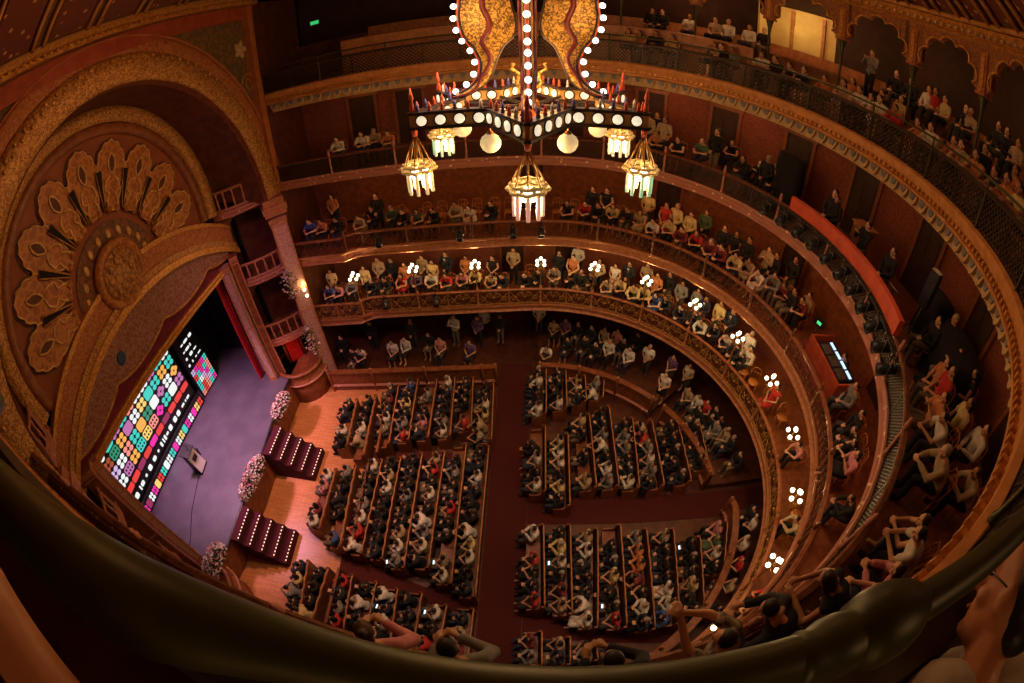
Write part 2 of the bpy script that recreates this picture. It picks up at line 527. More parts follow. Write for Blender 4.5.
# handrail pipe of the gallery: green tube, thicker sleeve beside the camera, turned knob on its joint
def rail_pt(x):
    y = CY - math.sqrt(7.44 ** 2 - (x - CX) ** 2)
    r = 0.026
    t = min(1, max(0, (-x - 0.10) / 0.35)); t = t * t * (3 - 2 * t)
    return Vector((x, y * (1 - t) - 0.008 * t if x > -1.4 else y, ZC - 0.38)), r + 0.038 * t
b = MB()
S = list(np.arange(-1.4, 1.6, 0.06))
pts, rr = zip(*[rail_pt(x) for x in S])
b.tube(pts, rr, 20)
near_rail = b.build('handrail_pipe', green_metal, gal)
near_rail['label'] = 'olive green rail pipe close to the viewer'
b = MB()
M = Matrix.Rotation(math.radians(2), 3, 'Z')
b.lathe([(0.026, -0.12), (0.031, -0.11), (0.029, -0.10), (0.0345, -0.085), (0.036, -0.065), (0.0335, -0.052), (0.0335, -0.046), (0.041, -0.04), (0.0465, -0.02), (0.0475, 0.0), (0.046, 0.02), (0.040, 0.042), (0.032, 0.058), (0.0265, 0.066)], (0.355, 0.012, ZC - 0.38), 24, axis='X', M=M)
b.build('rail_knob', green_metal, near_rail)
b = MB()
pts = []
for s in s_samples(0.1, s_of(-77), 0.25):
    p, n = ring(s, 0.34); pts.append((p.x, p.y, ZC - 0.38))
pts.append(tuple(rail_pt(1.54)[0]))
b.tube(pts, 0.026, 8)
b.build('handrail_pipe', green_metal, gal)
b = MB()
pts = [tuple(rail_pt(-1.4)[0])]
for s in s_samples(s_of(-103.5) if 103.5 < 95 else LS + LA + 1.2, LT - 0.1, 0.3):
    p, n = ring(s, 0.34)
    if p.x < -1.5: pts.append((p.x, p.y, ZC - 0.38))
b.tube(pts, 0.026, 8)
b.build('handrail_pipe', green_metal, gal)

# raised rows of the gallery
b = MB()
sweep(b, [(1.25, ZG - 0.02), (1.25, 13.05), (2.2, 13.05), (2.2, 13.75), (3.2, 13.75), (3.2, 14.35), (4.6, 14.35), (4.6, ZG - 0.02)], a=0.2, b=s_of(-45))
b.build('seating_riser', wood_dark, gal)
b = MB()
sweep(b, [(1.2, ZG), (1.2, 14.15), (1.28, 14.18), (1.28, ZG)], a=s_x(-6.5), b=s_of(42))
o = b.build('wooden_partition', wood_light)
tag(o, 'long wooden partition behind the front seats of the top gallery', 'partition')

# ---------------------------------------------------------------- back walls of the tiers, doors
def tier_wall(side, d, z0, z1, m):
    b = MB(); sweep(b, [(d, z0), (d + 0.12, z0), (d + 0.12, z1), (d, z1)])
    o = b.build('wall_' + side, m); o['kind'] = 'structure'
    return o
tier_wall('ground', 2.6, 0.0, Z2L, wood_dark)
tier_wall('first_balcony', 2.6, Z2, Z3L, wallred)
tier_wall('second_balcony', 2.6, Z3, Z4L, wood_mid)
tier_wall('third_balcony', 2.9, Z4, 12.62, wallred)
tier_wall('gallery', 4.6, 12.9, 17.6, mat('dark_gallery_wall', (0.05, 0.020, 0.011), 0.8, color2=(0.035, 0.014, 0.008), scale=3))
b = MB(); sweep(b, [(1.2, 12.08), (3.1, 12.08), (3.1, 12.15), (1.2, 12.15)], a=0.1)
DOORN = [0]
door_dark = mat('dark_door_panel', (0.045, 0.016, 0.008), 0.6, color2=(0.03, 0.01, 0.006), scale=3)
def door_mesh():
    fr = MB(); fr.box((-0.55, 0, 1.08), (0.12, 0.12, 2.16)); fr.box((0.55, 0, 1.08), (0.12, 0.12, 2.16)); fr.box((0, 0, 2.2), (1.3, 0.14, 0.14))
    lf = MB(); lf.box((0, 0.03, 1.06), (0.98, 0.05, 2.12))
    for x in (-0.24, 0.24):
        for z in (0.5, 1.45): lf.box((x, -0.005, z), (0.34, 0.03, 0.7))
    return fr.mesh('door_frame', wood_mid), lf.mesh('door_leaf', door_dark)
DF, DL = door_mesh()
def add_door(s, d, z, scale=1.0):
    DOORN[0] += 1
    p, n = ring(s, d)
    r = empty('door_%d' % DOORN[0], (p.x, p.y, z), math.atan2(n.y, n.x) - math.pi / 2, kind='structure')
    r.scale = (scale, 1, scale)
    place(DF, 'door_frame', r); place(DL, 'door_leaf', r)
    return r
for deg in (97, 84, 66.5, 50, 33, 17, 0, -17, -34):
    add_door(s_of(deg), 2.82, Z4, 1.02)
for x in (-6.5, -4.6):
    add_door(s_x(x), 2.82, Z4, 1.05)
for deg in (93, 60, 27, -6): add_door(s_of(deg), 2.54, Z3, 0.98)
for deg in (100, 84, 50): add_door(s_of(min(deg, 95)) - (0.5 if deg > 95 else 0), 2.54, Z2, 0.98)

# ---------------------------------------------------------------- gallery arcade and coffered ceiling
DA = 1.4
ARC_DEG = [22.6 + 16.7 * k for k in range(0, 5)][::-1] + [22.6 - 16.7 * k for k in range(1, 6)]
col = MB()
col.lathe([(0.07, 0), (0.07, 0.08), (0.045, 0.12), (0.042, 1.55), (0.06, 1.6), (0.05, 1.65), (0.10, 1.85), (0.12, 1.92), (0.12, 2.0)], n=10)
COLM = col.mesh('column', green_metal)
arc = empty('gallery_arcade', label='painted arcade of horseshoe arches around the top gallery', kind='structure')
for dg in ARC_DEG:
    p, n = ring(s_of(dg), DA)
    o = place(COLM, 'column', arc, (p.x, p.y, 13.3)); 
    rz = math.atan2(n.y, n.x) - math.pi / 2
    b = MB(); b.box((0, 0, 0.45), (0.26, 0.26, 0.95)); b.box((0, 0, -0.02), (0.34, 0.34, 0.07))
    b.box((0, -0.14, 0.45), (0.12, 0.03, 0.85), m=1)
    b.build('impost', [paint_red, gold], arc, (p.x, p.y, 15.32), rz)
half = math.radians(16.7) / 2 * (R0 + DA)
def arch_poly(w=1.0, H=1.15):
    """spandrel panel with a cusped horseshoe cut-out; u along, v up, closed polygon"""
    pts = [(-w, H), (-w, 0.0), (-w + 0.14, 0.0)]
    rad = w - 0.16
    for i in range(41):
        a = math.pi * i / 40
        cusp = 0.17 * (1 - abs(math.sin(a * 5)) ** 0.6)
        rr_ = rad - cusp
        pts.append((-rr_ * math.cos(a), 0.12 + rr_ * 0.78 * math.sin(a)))
    pts += [(w - 0.14, 0.0), (w, 0.0), (w, H)]
    return pts
AP = MB()
poly = arch_poly(half, 1.15)
n_ = len(poly)
top = [(u, 1.15) for u, v in poly]
rows0 = [(u, -0.07, v) for u, v in poly]; rows1 = [(u, -0.07, v) for u, v in top]
rowsb = [(u, 0.07, v) for u, v in poly]; rowst = [(u, 0.07, v) for u, v in top]
AP.grid([rows1, rows0, rowsb, rowst], smooth=False)
ARCHM = AP.mesh('arch_panel', paint_brown)
ET = MB()
for off in (0.0,):
    ET.tube([(u * 0.985, -0.085, v + 0.02) for u, v in poly[3:-3]], 0.035, 6)
EDGEM = ET.mesh('arch_moulding', gold)
for i in range(len(ARC_DEG) - 1):
    dg = (ARC_DEG[i] + ARC_DEG[i + 1]) / 2
    p, n = ring(s_of(dg), DA - 0.09)
    rz = math.atan2(n.y, n.x) - math.pi / 2
    a_ = place(ARCHM, 'arch_panel', arc, (p.x, p.y, 15.32), rz)
    place(EDGEM, 'arch_moulding', arc, (p.x, p.y, 15.32), rz)
b = MB(); sweep(b, [(DA - 0.14, 16.4), (DA - 0.22, 16.46), (DA - 0.16, 16.52), (DA - 0.3, 16.62), (DA - 0.3, 16.72), (DA + 0.1, 16.74), (DA + 0.1, 16.4)], a=s_x(-8.0), b=s_of(-75), step=0.3)
b.build('cornice', gold, arc)
b = MB()
for i in range(int(LT * 0.8 / 0.2)):
    p, n = ring(s_x(-8.0) + i * 0.2, DA - 0.24)
    if p.y < 1.0: continue
    b.box((p.x, p.y, 16.57), (0.09, 0.07, 0.08), rz=math.atan2(n.y, n.x) - math.pi / 2)
b.build('dentil', cream_scallop, arc)

# ceiling: ribs and coffers rising from the cornice to the middle of the house
coffer = mat('coffer_panel', (0.50, 0.25, 0.10), 0.7, color2=(0.13, 0.032, 0.014), scale=4.2, pattern='specks')
rib = mat('ceiling_rib', (0.52, 0.25, 0.06), 0.5, color2=(0.42, 0.18, 0.04), scale=4)
rib_dark = mat('ceiling_rib_dark', (0.12, 0.055, 0.02), 0.6, color2=(0.16, 0.07, 0.02), scale=7, pattern='scroll')
ceil = empty('ceiling', kind='structure')
def cove(y, t, lift=0.0):
    return (-9.2 + 4.6 * t, y, 16.78 + 1.9 * math.sin(t * math.pi / 2) - lift)
def dome(s, t, lift=0.0):
    """t 0 at the cornice to 1 near the middle"""
    p, n = ring(s, DA - 0.2)
    c = Vector((CX - 1.0, CY))
    q = p.lerp(c, t * 0.62) if p.x > -1 else Vector((p.x, p.y)).lerp(Vector((p.x, CY)), t * 0.62)
    return (q.x, q.y, 16.72 + 1.9 * math.sin(t * math.pi / 2) + lift)
S = s_samples(0.0, LT, 0.5)
b = MB(); b.grid([[dome(s, t, 0.12) for t in np.linspace(0, 1.0, 9)] for s in S], smooth=True)
b.build('ceiling_shell', rib_dark, ceil)
b = MB(); b.box((-1.0, CY, 18.85), (20, 13, 0.1)); b.build('ceiling_flat', rib_dark, ceil)
ribs = MB(); cof = MB()
deg_list = [s_of(95 - 190 * i / 26) for i in range(27)] + [s_x(x) for x in (-2.2, -3.9, -5.6, -7.3)]
for s in deg_list:
    for off in (-0.16, 0.16):
        P1 = [dome(s + off, t, 0.02) for t in np.linspace(0, 1, 9)]
        ribs.tube(P1, 0.06, 6)
bays = sorted(deg_list)
for i in range(len(bays) - 1):
    a, c = bays[i] + 0.26, bays[i + 1] - 0.26
    if c - a < 0.3: continue
    for t0, t1 in ((0.04, 0.42), (0.48, 0.95)):
        g = [[dome(a + (c - a) * u, t0 + (t1 - t0) * v, 0.06) for v in np.linspace(0, 1, 5)] for u in np.linspace(0, 1, 4)]
        cof.grid(g, smooth=True)
for t in (0.02, 0.45, 0.98):
    ribs.tube([dome(s, t, 0.02) for s in S], 0.07, 6)
for k in range(9):
    y0 = 0.1 + k * 1.65
    for off in (-0.16, 0.16): ribs.tube([cove(y0 + off, t, 0.03) for t in np.linspace(0, 1, 7)], 0.06, 6)
    if k < 8:
        for t0, t1 in ((0.05, 0.46), (0.54, 0.96)):
            cof.grid([[cove(y0 + 0.27 + 1.11 * u, t0 + (t1 - t0) * v, 0.02) for v in np.linspace(0, 1, 5)] for u in (0, 0.5, 1)])
b = MB(); b.grid([[cove(y, t, -0.06) for t in np.linspace(0, 1, 7)] for y in np.linspace(-0.5, 14.5, 5)]); b.build('ceiling_shell', rib_dark, ceil)
for t in (0.02, 0.5, 1.0): ribs.tube([cove(y, t, 0.02) for y in np.linspace(-0.3, 14.3, 9)], 0.07, 6)
ribs.build('ceiling_rib', rib, ceil); cof.build('coffer', coffer, ceil)
# ---------------------------------------------------------------- proscenium: outer arch, splay, tympanum
YP, XO, XI = 7.1, -9.5, -11.5
ZS = 1.55                                            # stage floor
pro = empty('proscenium', label='huge painted proscenium arch with gilded band and feather fan', kind='structure')
ZO, RI, RO = 9.4, 5.75, 6.65
def arc_pts(r, z0, a0=0.0, a1=math.pi, n=41):
    return [(YP + r * math.cos(a0 + (a1 - a0) * i / (n - 1)), z0 + r * math.sin(a0 + (a1 - a0) * i / (n - 1))) for i in range(n)]
# spandrel wall between arch and cornice
b = MB()
inner = arc_pts(RI + 0.3, ZO)
outer = []
for (y, z) in inner:
    dy, dz = y - YP, z - ZO
    k = min((7.05 if z < 16 else 7.05) / max(abs(dy), 1e-6), (16.5 - ZO) / max(dz, 1e-6))
    outer.append((YP + dy * k, ZO + dz * k))
b.grid([[(XO, y, z) for y, z in inner], [(XO, y, z) for y, z in outer]], smooth=False)
b.build('spandrel', paint_green, pro)
def archivolt(r0, r1, x, out, z0, m, name, a0=0.0, a1=math.pi):
    b = MB()
    prof = [(r0, 0), (r0, out * 0.7), (r0 + (r1 - r0) * 0.15, out), (r0 + (r1 - r0) * 0.5, out * 1.15), (r1 - (r1 - r0) * 0.15, out), (r1, out * 0.6), (r1, 0)]
    rows = [[(x + o, YP + r * math.cos(a), z0 + r * math.sin(a)) for r, o in prof] for a in np.linspace(a0, a1, 61)]
    b.grid(rows, smooth=True)
    return b.build(name, m, pro)
archivolt(RI, RO - 0.1, XO, 0.22, ZO, gold_orn, 'gilded_archivolt', -0.08, math.pi + 0.08)
archivolt(RO - 0.1, RO + 0.38, XO, 0.1, ZO, paint_red, 'red_archivolt')
archivolt(RO + 0.38, RO + 0.45, XO, 0.14, ZO, orange_plain, 'outer_bead')
b = MB()                                              # ridge of small beads along the gilded band
for i in range(110):
    a = math.pi * i / 109
    r = RI + 0.55 + 0.12 * (i % 2)
    b.ball((XO + 0.26, YP + r * math.cos(a), ZO + r * math.sin(a)), 0.06, 6, sc=(0.6, 1, 1))
b.build('beading', gold, pro)
b = MB(); b.box((XO + 0.05, YP, 16.25), (0.14, 14.2, 0.5)); b.build('red_band', mat('red_plaster', (0.36, 0.07, 0.025), 0.6, color2=(0.28, 0.05, 0.018), scale=3), pro)
b = MB(); b.box((XO + 0.12, YP, 16.58), (0.4, 14.2, 0.1)); b.box((XO + 0.2, YP, 16.72), (0.6, 14.2, 0.12))
for i in range(70): b.box((XO + 0.28, YP - 7 + i * 0.2, 16.62), (0.12, 0.09, 0.1))
b.build('cornice', gold, pro)
# rosette in the far spandrel, scrolls in the near one
b = MB()
for (y, z) in ((13.2, 14.9), (1.0, 14.9)):
    b.lathe([(0.02, 0.1), (0.12, 0.09), (0.2, 0.05), (0.24, 0)], (XO, y, z), 12, axis='X')
    for k in range(5):
        a = k * 2 * math.pi / 5
        b.ball((XO + 0.04, y + 0.24 * math.cos(a), z + 0.24 * math.sin(a)), 0.12, 8, sc=(0.5, 1, 1))
b.build('rosette', cream_scallop, pro)
b = MB()
for (yc, zc, r, sg) in ((0.7, 13.3, 0.5, 1), (1.4, 14.2, 0.45, -1), (0.9, 15.4, 0.5, 1), (13.4, 13.6, 0.4, -1)):
    b.tube([(XO + 0.04, yc + sg * (r * (1 - i / 26)) * math.cos(i * 0.45), zc + r * (1 - i / 26) * math.sin(i * 0.45)) for i in range(24)], 0.035, 5)
b.build('scroll_relief', gold, pro)

# soffit between the outer and the inner arch
ZI, RT, RG = 10.05, 4.45, 5.0
b = MB()
rows = []
for t in np.linspace(0, 1, 7):
    x = XO + (XI - XO) * t; r = RI + (RG - RI) * t; z0 = ZO + (ZI - ZO) * t
    rows.append([(x, y, z) for y, z in arc_pts(r, z0, -0.05, math.pi + 0.05)])
b.grid(rows)
b.build('soffit', wood_dark, pro)
b = MB()                                              # plain inner edge of the outer arch
b.grid([[(XO + 0.15 - 0.35 * t, y, z) for y, z in arc_pts(RI - 0.02, ZO, -0.1, math.pi + 0.1)] for t in (0, 1)])
b.build('arch_edge', wood_mid, pro)
def band(r0, r1, x, out, z0, m, name, a0=-0.15, a1=math.pi + 0.15):
    b = MB()
    prof = [(r0, 0), (r0 + 0.03, out), ((r0 + r1) / 2, out * 1.3), (r1 - 0.03, out), (r1, 0)]
    b.grid([[(x + o, YP + r * math.cos(a), z0 + r * math.sin(a)) for r, o in prof] for a in np.linspace(a0, a1, 51)])
    return b.build(name, m, pro)
band(RT + 0.1, RG + 0.05, XI + 0.1, 0.14, ZI, gold_orn, 'inner_archivolt')
band(RT - 0.25, RT + 0.1, XI + 0.02, 0.12, ZI, wood_mid, 'inner_moulding')
b = MB()
b.prism(arc_pts(RT, ZI, -0.35, math.pi + 0.35, 41), XI - 0.12, XI, lambda u, v, h: (h, u, v))
b.build('tympanum', paint_brown if False else mat('tympanum_red', (0.26, 0.075, 0.028), 0.65, color2=(0.21, 0.055, 0.02), scale=1.5), pro)

# feather fan
feather_edge = mat('feather_outline', (0.10, 0.03, 0.012), 0.6)
feather_body = mat('feather_relief', (0.46, 0.19, 0.05), 0.5, color2=(0.30, 0.10, 0.028), scale=5, bump=0.5, pattern='scroll')
feather_eye = mat('feather_eye', (0.74, 0.44, 0.16), 0.5, color2=(0.48, 0.26, 0.08), scale=9)
def leaf(w, l, lob, n=44):
    """scalloped leaf outline from v=0 (base) to v=l (tip)"""
    pts = []
    for i in range(n):
        a = -math.pi / 2 + 2 * math.pi * i / n
        v = l * (0.5 + 0.5 * math.sin(a))
        u = w * math.cos(a) * (0.45 + 0.55 * min(1, v / (0.62 * l))) 
        k = 1 + lob * abs(math.sin(7 * a))
        pts.append((u * k, v * (1 + lob * 0.4 * abs(math.sin(7 * a)))))
    return pts
fan_y, fan_z = 7.0, ZC - 4.15
for i in range(9):
    a = math.radians(8 + 164 * i / 8)
    rd = Vector((math.cos(a), math.sin(a))); tg = Vector((-rd.y, rd.x))
    def P(u, v, h, r0=2.0): 
        q = rd * (r0 + v) + tg * u
        return (XI + h, fan_y + q.x, fan_z + q.y)
    b = MB()
    b.prism(leaf(0.66, 2.12, 0.06), 0.0, 0.05, lambda u, v, h: P(u, v - 0.03, h), m=0)
    b.prism(leaf(0.58, 2.0, 0.12), 0.05, 0.11, lambda u, v, h: P(u, v, h), m=1)
    b.tube([P(u * 0.97, v * 0.985, 0.12) for u, v in leaf(0.58, 2.0, 0.12)], 0.03, 4, m=2, closed=True)
    e = [(0.15 * math.sin(t) * (1 - 0.35 * abs(math.cos(t))), 1.36 + 0.30 * -math.cos(t)) for t in np.linspace(0, 2 * math.pi, 15)[:-1]]
    b.prism(e, 0.11, 0.14, lambda u, v, h: P(u, v, h), m=0)
    b.tube([P(u, v, 0.15) for u, v in e], 0.035, 4, m=2, closed=True)
    for sg in (-1, 1):
        b.tube([P(sg * q[0], q[1], 0.13) for q in ((0.05, 1.0), (0.25, 0.85), (0.3, 0.6), (0.12, 0.5), (0.2, 0.3), (0.22, 0.1))], 0.04, 5, m=2)
        b.ball(P(sg * 0.16, 0.05, 0.1), 0.12, 8, m=1)
    o = b.build('feather_ornament', [feather_edge, feather_body, feather_eye], pro)
b = MB()
for i in range(8):
    a = math.radians(8 + 164 * (i + 0.5) / 8)
    rd = Vector((math.cos(a), math.sin(a))); tg = Vector((-rd.y, rd.x))
    def P(u, v, h):
        q = rd * (2.05 + v) + tg * u
        return (XI + h, fan_y + q.x, fan_z + q.y)
    b.prism([(-0.03, 0), (0.03, 0), (0.12, 1.15), (-0.12, 1.15)], 0.12, 0.19, P, m=0)
    b.tube([P(-0.03, 0, 0.19), P(0.03, 0, 0.19), P(0.12, 1.15, 0.19), P(-0.12, 1.15, 0.19)], 0.022, 4, m=1, closed=True)
b.build('dark_wedge', [black, gold], pro)
b = MB()
b.prism([(fan_y + 1.75 * math.cos(t), fan_z + 1.75 * math.sin(t)) for t in np.linspace(-0.2, math.pi + 0.2, 31)], 0.0, 0.06, lambda u, v, h: (XI + h, u, v))
b.build('fan_ground', mat('fan_ground', (0.10, 0.045, 0.02), 0.6, color2=(0.22, 0.08, 0.03), scale=5, pattern='scroll'), pro)
b = MB()
for i in range(10):
    a = math.radians(9 + 162 * i / 9)
    b.ball((XI + 0.08, fan_y + 1.42 * math.cos(a), fan_z + 1.42 * math.sin(a)), 0.13, 8, sc=(0.4, 0.8, 1.2))
b.build('palmette', feather_eye, pro)
# medallion
b = MB()
b.lathe([(0.002, 0.30), (0.78, 0.30), (0.80, 0.33), (0.86, 0.38), (0.95, 0.36), (1.02, 0.28), (1.04, 0.1)], (XI, fan_y, fan_z + 0.2), 36, axis='X')
b.build('medallion_ring', feather_body, pro)
b = MB()
b.lathe([(0.002, 0.345), (0.74, 0.33), (0.76, 0.3)], (XI, fan_y, fan_z + 0.2), 32, axis='X')
for k in range(8):
    a = k * math.pi / 4
    b.ball((XI + 0.34, fan_y + 0.45 * math.cos(a), fan_z + 0.2 + 0.45 * math.sin(a)), 0.15, 8, sc=(0.35, 1, 1))
for k in range(16):
    a = k * math.pi / 8
    b.ball((XI + 0.34, fan_y + 0.66 * math.cos(a), fan_z + 0.2 + 0.66 * math.sin(a)), 0.075, 6, sc=(0.35, 1, 1))
b.build('medallion', mat('medallion_relief', (0.22, 0.085, 0.025), 0.5, color2=(0.46, 0.22, 0.06), scale=6, pattern='scroll', bump=0.8), pro)
# segmental beam over the stage
def seg(y, zc_, rise, half):
    Rr = (half * half + rise * rise) / (2 * rise)
    return zc_ - Rr + math.sqrt(max(0, Rr * Rr - (y - YP) ** 2))
Y = np.linspace(1.7, 12.5, 31)
low = [(y, seg(y, ZC - 5.0, 1.75, 5.3)) for y in Y]
for (t0, t1, out, m, nm) in ((0.0, 0.22, 0.34, gold, 'beam_bead'), (0.22, 0.45, 0.28, gold_orn, 'beam_band'), (0.45, 1.05, 0.2, paint_red, 'beam_panel'), (1.05, 1.2, 0.26, gold, 'beam_edge')):
    b = MB()
    b.grid([[(XI + 0.0, y, z + t0), (XI + out, y, z + t0), (XI + out, y, z + t1), (XI, y, z + t1)] for y, z in low], smooth=False)
    b.build(nm, m, pro)
# lambrequin with lobes, velvet and gilded lintel under it
lam = mat('lambrequin_cloth', (0.30, 0.15, 0.10), 0.7, color2=(0.19, 0.075, 0.055), scale=8, pattern='scroll', bump=0.4)
low_l = []
for y in np.linspace(2.2, 12.0, 61):
    t = (y - 2.2) / 9.8
    lob = abs(math.sin(t * math.pi * 3.5)) ** 0.6
    low_l.append((y, ZC - 6.15 - 0.35 * lob - 0.25 * abs(t - 0.5)))
b = MB()
b.grid([[(XI + 0.08, y, z), (XI + 0.14, y, z), (XI + 0.14, y, seg(y, ZC - 4.9, 1.75, 5.3)), (XI + 0.02, y, seg(y, ZC - 4.9, 1.75, 5.3))] for y, z in low_l], smooth=False)
lamb = b.build('lambrequin', lam)
tag(lamb, 'ornate scalloped lambrequin hanging above the stage opening', 'lambrequin')
b = MB(); b.tube([(XI + 0.15, y, z) for y, z in low_l], 0.05, 5); b.build('fringe', gold_orn, lamb)
b = MB()
b.lathe([(0.002, 0.03), (0.16, 0.02), (0.2, 0)], (XI + 0.15, 5.6, ZC - 5.85), 14, axis='X')
b.build('blue_boss', mat('blue_boss', (0.02, 0.06, 0.18), 0.5), lamb)
b = MB()
pts = [(y, seg(y, ZC - 4.9, 1.75, 5.3)) for y in np.linspace(1.9, 12.3, 25)]
b.grid([[(XI - 0.02, y, ZC - 6.95) for y, z in pts], [(XI - 0.02, y, z + 0.2) for y, z in pts]], smooth=False)
tag(b.build('velvet_valance', burgundy), 'burgundy velvet valance above the stage opening', 'valance')
b = MB(); b.box((XI + 0.02, 6.7, ZC - 6.93), (0.16, 9.9, 0.10)); b.box((XI + 0.06, 6.7, ZC - 7.03), (0.2, 9.9, 0.09)); b.box((XI + 0.02, 6.7, ZC - 7.12), (0.12, 9.9, 0.07))
b.build('lintel', gold, pro)

# outer piers, inner pilasters
def pilaster(x, y, z0, z1, w, dpt, rz, m, name='pilaster'):
    p = empty(name, (x, y, z0), rz, parent=pro)
    h = z1 - z0
    b = MB(); b.box((0, 0, h / 2), (w, dpt, h)); b.build('shaft', m, p)
    b = MB()
    for sx in (-1, 1): b.box((sx * w * 0.47, -dpt * 0.5, h / 2), (0.06, 0.06, h))
    for z in (0.08, h - 0.1): b.box((0, 0, z), (w * 1.15, dpt * 1.2, 0.18))
    for z in (h - 0.3, h * 0.5): b.box((0, 0, z), (w * 1.07, dpt * 1.1, 0.06))
    b.build('mouldings', fascia_pink if False else fascia_m, p)
    return p
for sg in (1, -1):
    yo = YP + sg * 6.0; yi = YP + sg * 4.45
    ang = math.radians(38) * sg
    p = pilaster(-9.42, yo + sg * 0.05, 0.0, 8.4, 0.62, 0.5, ang + (0 if sg > 0 else math.pi), stone_pink, 'outer_pilaster')
    b = MB(); b.box((0, 0, 8.62), (0.85, 0.75, 0.16)); b.box((0, 0, 8.82), (0.95, 0.85, 0.24)); b.box((0, 0, 9.05), (0.8, 0.7, 0.3))
    b.build('capital', fascia_m, p)
    pilaster(-9.62, yo + sg * 0.45, 0.0, 9.4, 0.5, 0.6, ang + (0 if sg > 0 else math.pi), wood_mid, 'rear_pilaster')
    pilaster(XI + 0.1, yi, ZS, 7.4, 0.34, 0.34, math.radians(20) * sg + (0 if sg > 0 else math.pi), stone_pink, 'inner_pilaster')
    pilaster(XI + 0.3, yi + sg * 0.42, ZS - 0.6, 7.6, 0.3, 0.5, math.radians(40) * sg + (0 if sg > 0 else math.pi), wood_mid, 'inner_pilaster')
    b = MB(); b.box((-9.38, YP + sg * 6.62, 12.9), (0.3, 0.3, 7.2)); b.build('corner_pilaster', orange_plain, pro)
    b = MB(); b.box((-9.5, YP + sg * 8.35, 8.0), (0.3, 3.6, 17.2)); b.build('flank_wall', wood_dark, pro)
    # splay: stage boxes on three levels
    A = Vector((-9.75, yo + sg * 0.2)); B = Vector((XI + 0.15, yi + sg * 0.55))
    dirv = (B - A).normalized(); nrm = Vector((dirv.y, -dirv.x)); 
    if nrm.y * sg < 0: nrm = -nrm                      # pointing out of the house
    L = (B - A).length; mid = (A + B) / 2
    rz = math.atan2(dirv.y, dirv.x)
    b = MB()
    q = mid + nrm * 1.4
    b.box((q.x, q.y, 6.5), (L + 1.6, 0.1, 13), rz)
    e_ = B + dirv * 0.1 + nrm * 0.75
    b.box((e_.x, e_.y, 5.2), (0.08, 1.4, 10), rz)
    b.build('splay_wall', wood_dark, pro)
    for (zf, zr) in ((Z2, 4.0), (Z3, 7.0), (9.35, 10.1)):
        box = empty('stage_box', (mid.x, mid.y, zf), rz if sg > 0 else rz + math.pi, kind='structure', label='stage box beside the proscenium', parent=None)
        # local +y points out of the house for the far side after rotation check
        loc = Matrix.Rotation(-box.rotation_euler.z, 2) @ nrm
        o_ = 1 if loc.y > 0 else -1
        b = MB(); b.box((0, o_ * 0.6, -0.14), (L + 0.3, 1.6, 0.26)); b.build('slab', wood_mid, box)
        b = MB()
        pr = [(-L / 2, 0)] + [(L / 2 * math.cos(t), -o_ * 0.3 * math.sin(t)) for t in np.linspace(math.pi, 0, 9)] + [(L / 2, 0)]
        for (z, r) in ((-0.25, 0.07), (-0.12, 0.09), (0.02, 0.06)):
            b.tube([(u, v, z) for u, v in pr], r, 6)
        b.build('fascia', fascia_pink, box)
        b = MB()
        b.tube([(u, v, zr - zf) for u, v in pr], 0.055, 6)
        b.build('handrail', fascia_m, box)
        for t in np.linspace(math.radians(168), math.radians(12), 8):
            b = MB(); b.lathe([(0.05, 0), (0.05, 0.05), (0.03, 0.12), (0.055, 0.3), (0.028, 0.5), (0.05, 0.62), (0.05, zr - zf - 0.04)], n=7)
            b.build('baluster', fascia_pink, box, (L / 2 * math.cos(t), -o_ * 0.3 * math.sin(t), 0.02))
    # arched heads of the openings
    for z0, h in ((Z2, 2.6), (Z3, 2.6)):
        b = MB()
        r_ = L / 2 - 0.1
        pts = [(-L / 2 - 0.2, h + 0.35), (-L / 2 - 0.2, 0.2), (-r_, 0.2)] + [(-r_ * math.cos(t), h - 0.95 + 1.0 * math.sin(t)) for t in np.linspace(0, math.pi, 17)] + [(r_, 0.2), (L / 2 + 0.2, 0.2), (L / 2 + 0.2, h + 0.35)]
        q = mid + nrm * 0.25
        top_ = [(u, h + 0.35) for u, v in pts]
        fn = lambda u, v: (q.x + dirv.x * u, q.y + dirv.y * u, z0 + v)
        b.grid([[fn(u, v) for u, v in pts], [fn(u, v) for u, v in top_]], smooth=False)
        b.build('box_arch', wood_mid, pro)
    # ground: projecting drum with a red-lit door
    drum = empty('stage_side_platform', (mid.x - nrm.x * 0.1, mid.y - nrm.y * 0.1, 0), rz, kind='structure')
    b = MB(); b.lathe([(1.15, 0), (1.15, 0.9), (1.1, 1.0), (1.22, 1.1), (1.22, 1.18), (1.12, 1.22), (1.12, 1.55), (1.18, 1.6), (1.16, 1.68), (1.0, 1.68), (1.0, 1.55)], n=28)
    b.build('drum', wood_mid, drum)
    b = MB(); b.tube([(1.22 * math.cos(t), 1.22 * math.sin(t), 1.14) for t in np.linspace(0, 2 * math.pi, 33)[:-1]], 0.05, 6, closed=True)
    b.build('rim', fascia_pink, drum)
    DOORN[0] += 1
    q = mid + nrm * 0.12
    d_ = empty('door_%d' % DOORN[0], (q.x, q.y, 1.55), rz + 0.25, kind='structure')
    b = MB(); b.box((0, 0, 0.75), (0.62, 0.06, 1.5))
    for z in (0.4, 1.1): b.box((0, -0.0, z), (0.4, 0.1, 0.5))
    b.build('door_leaf', mat('red_door', (0.55, 0.02, 0.02), 0.4), d_)
    b = MB(); b.tube([(-0.42, 0, 0)] + [(-0.42 * math.cos(t), 0, 1.15 + 0.42 * math.sin(t)) for t in np.linspace(0, math.pi, 11)] + [(0.42, 0, 0)], 0.07, 6)
    b.build('door_frame', wood_mid, d_)
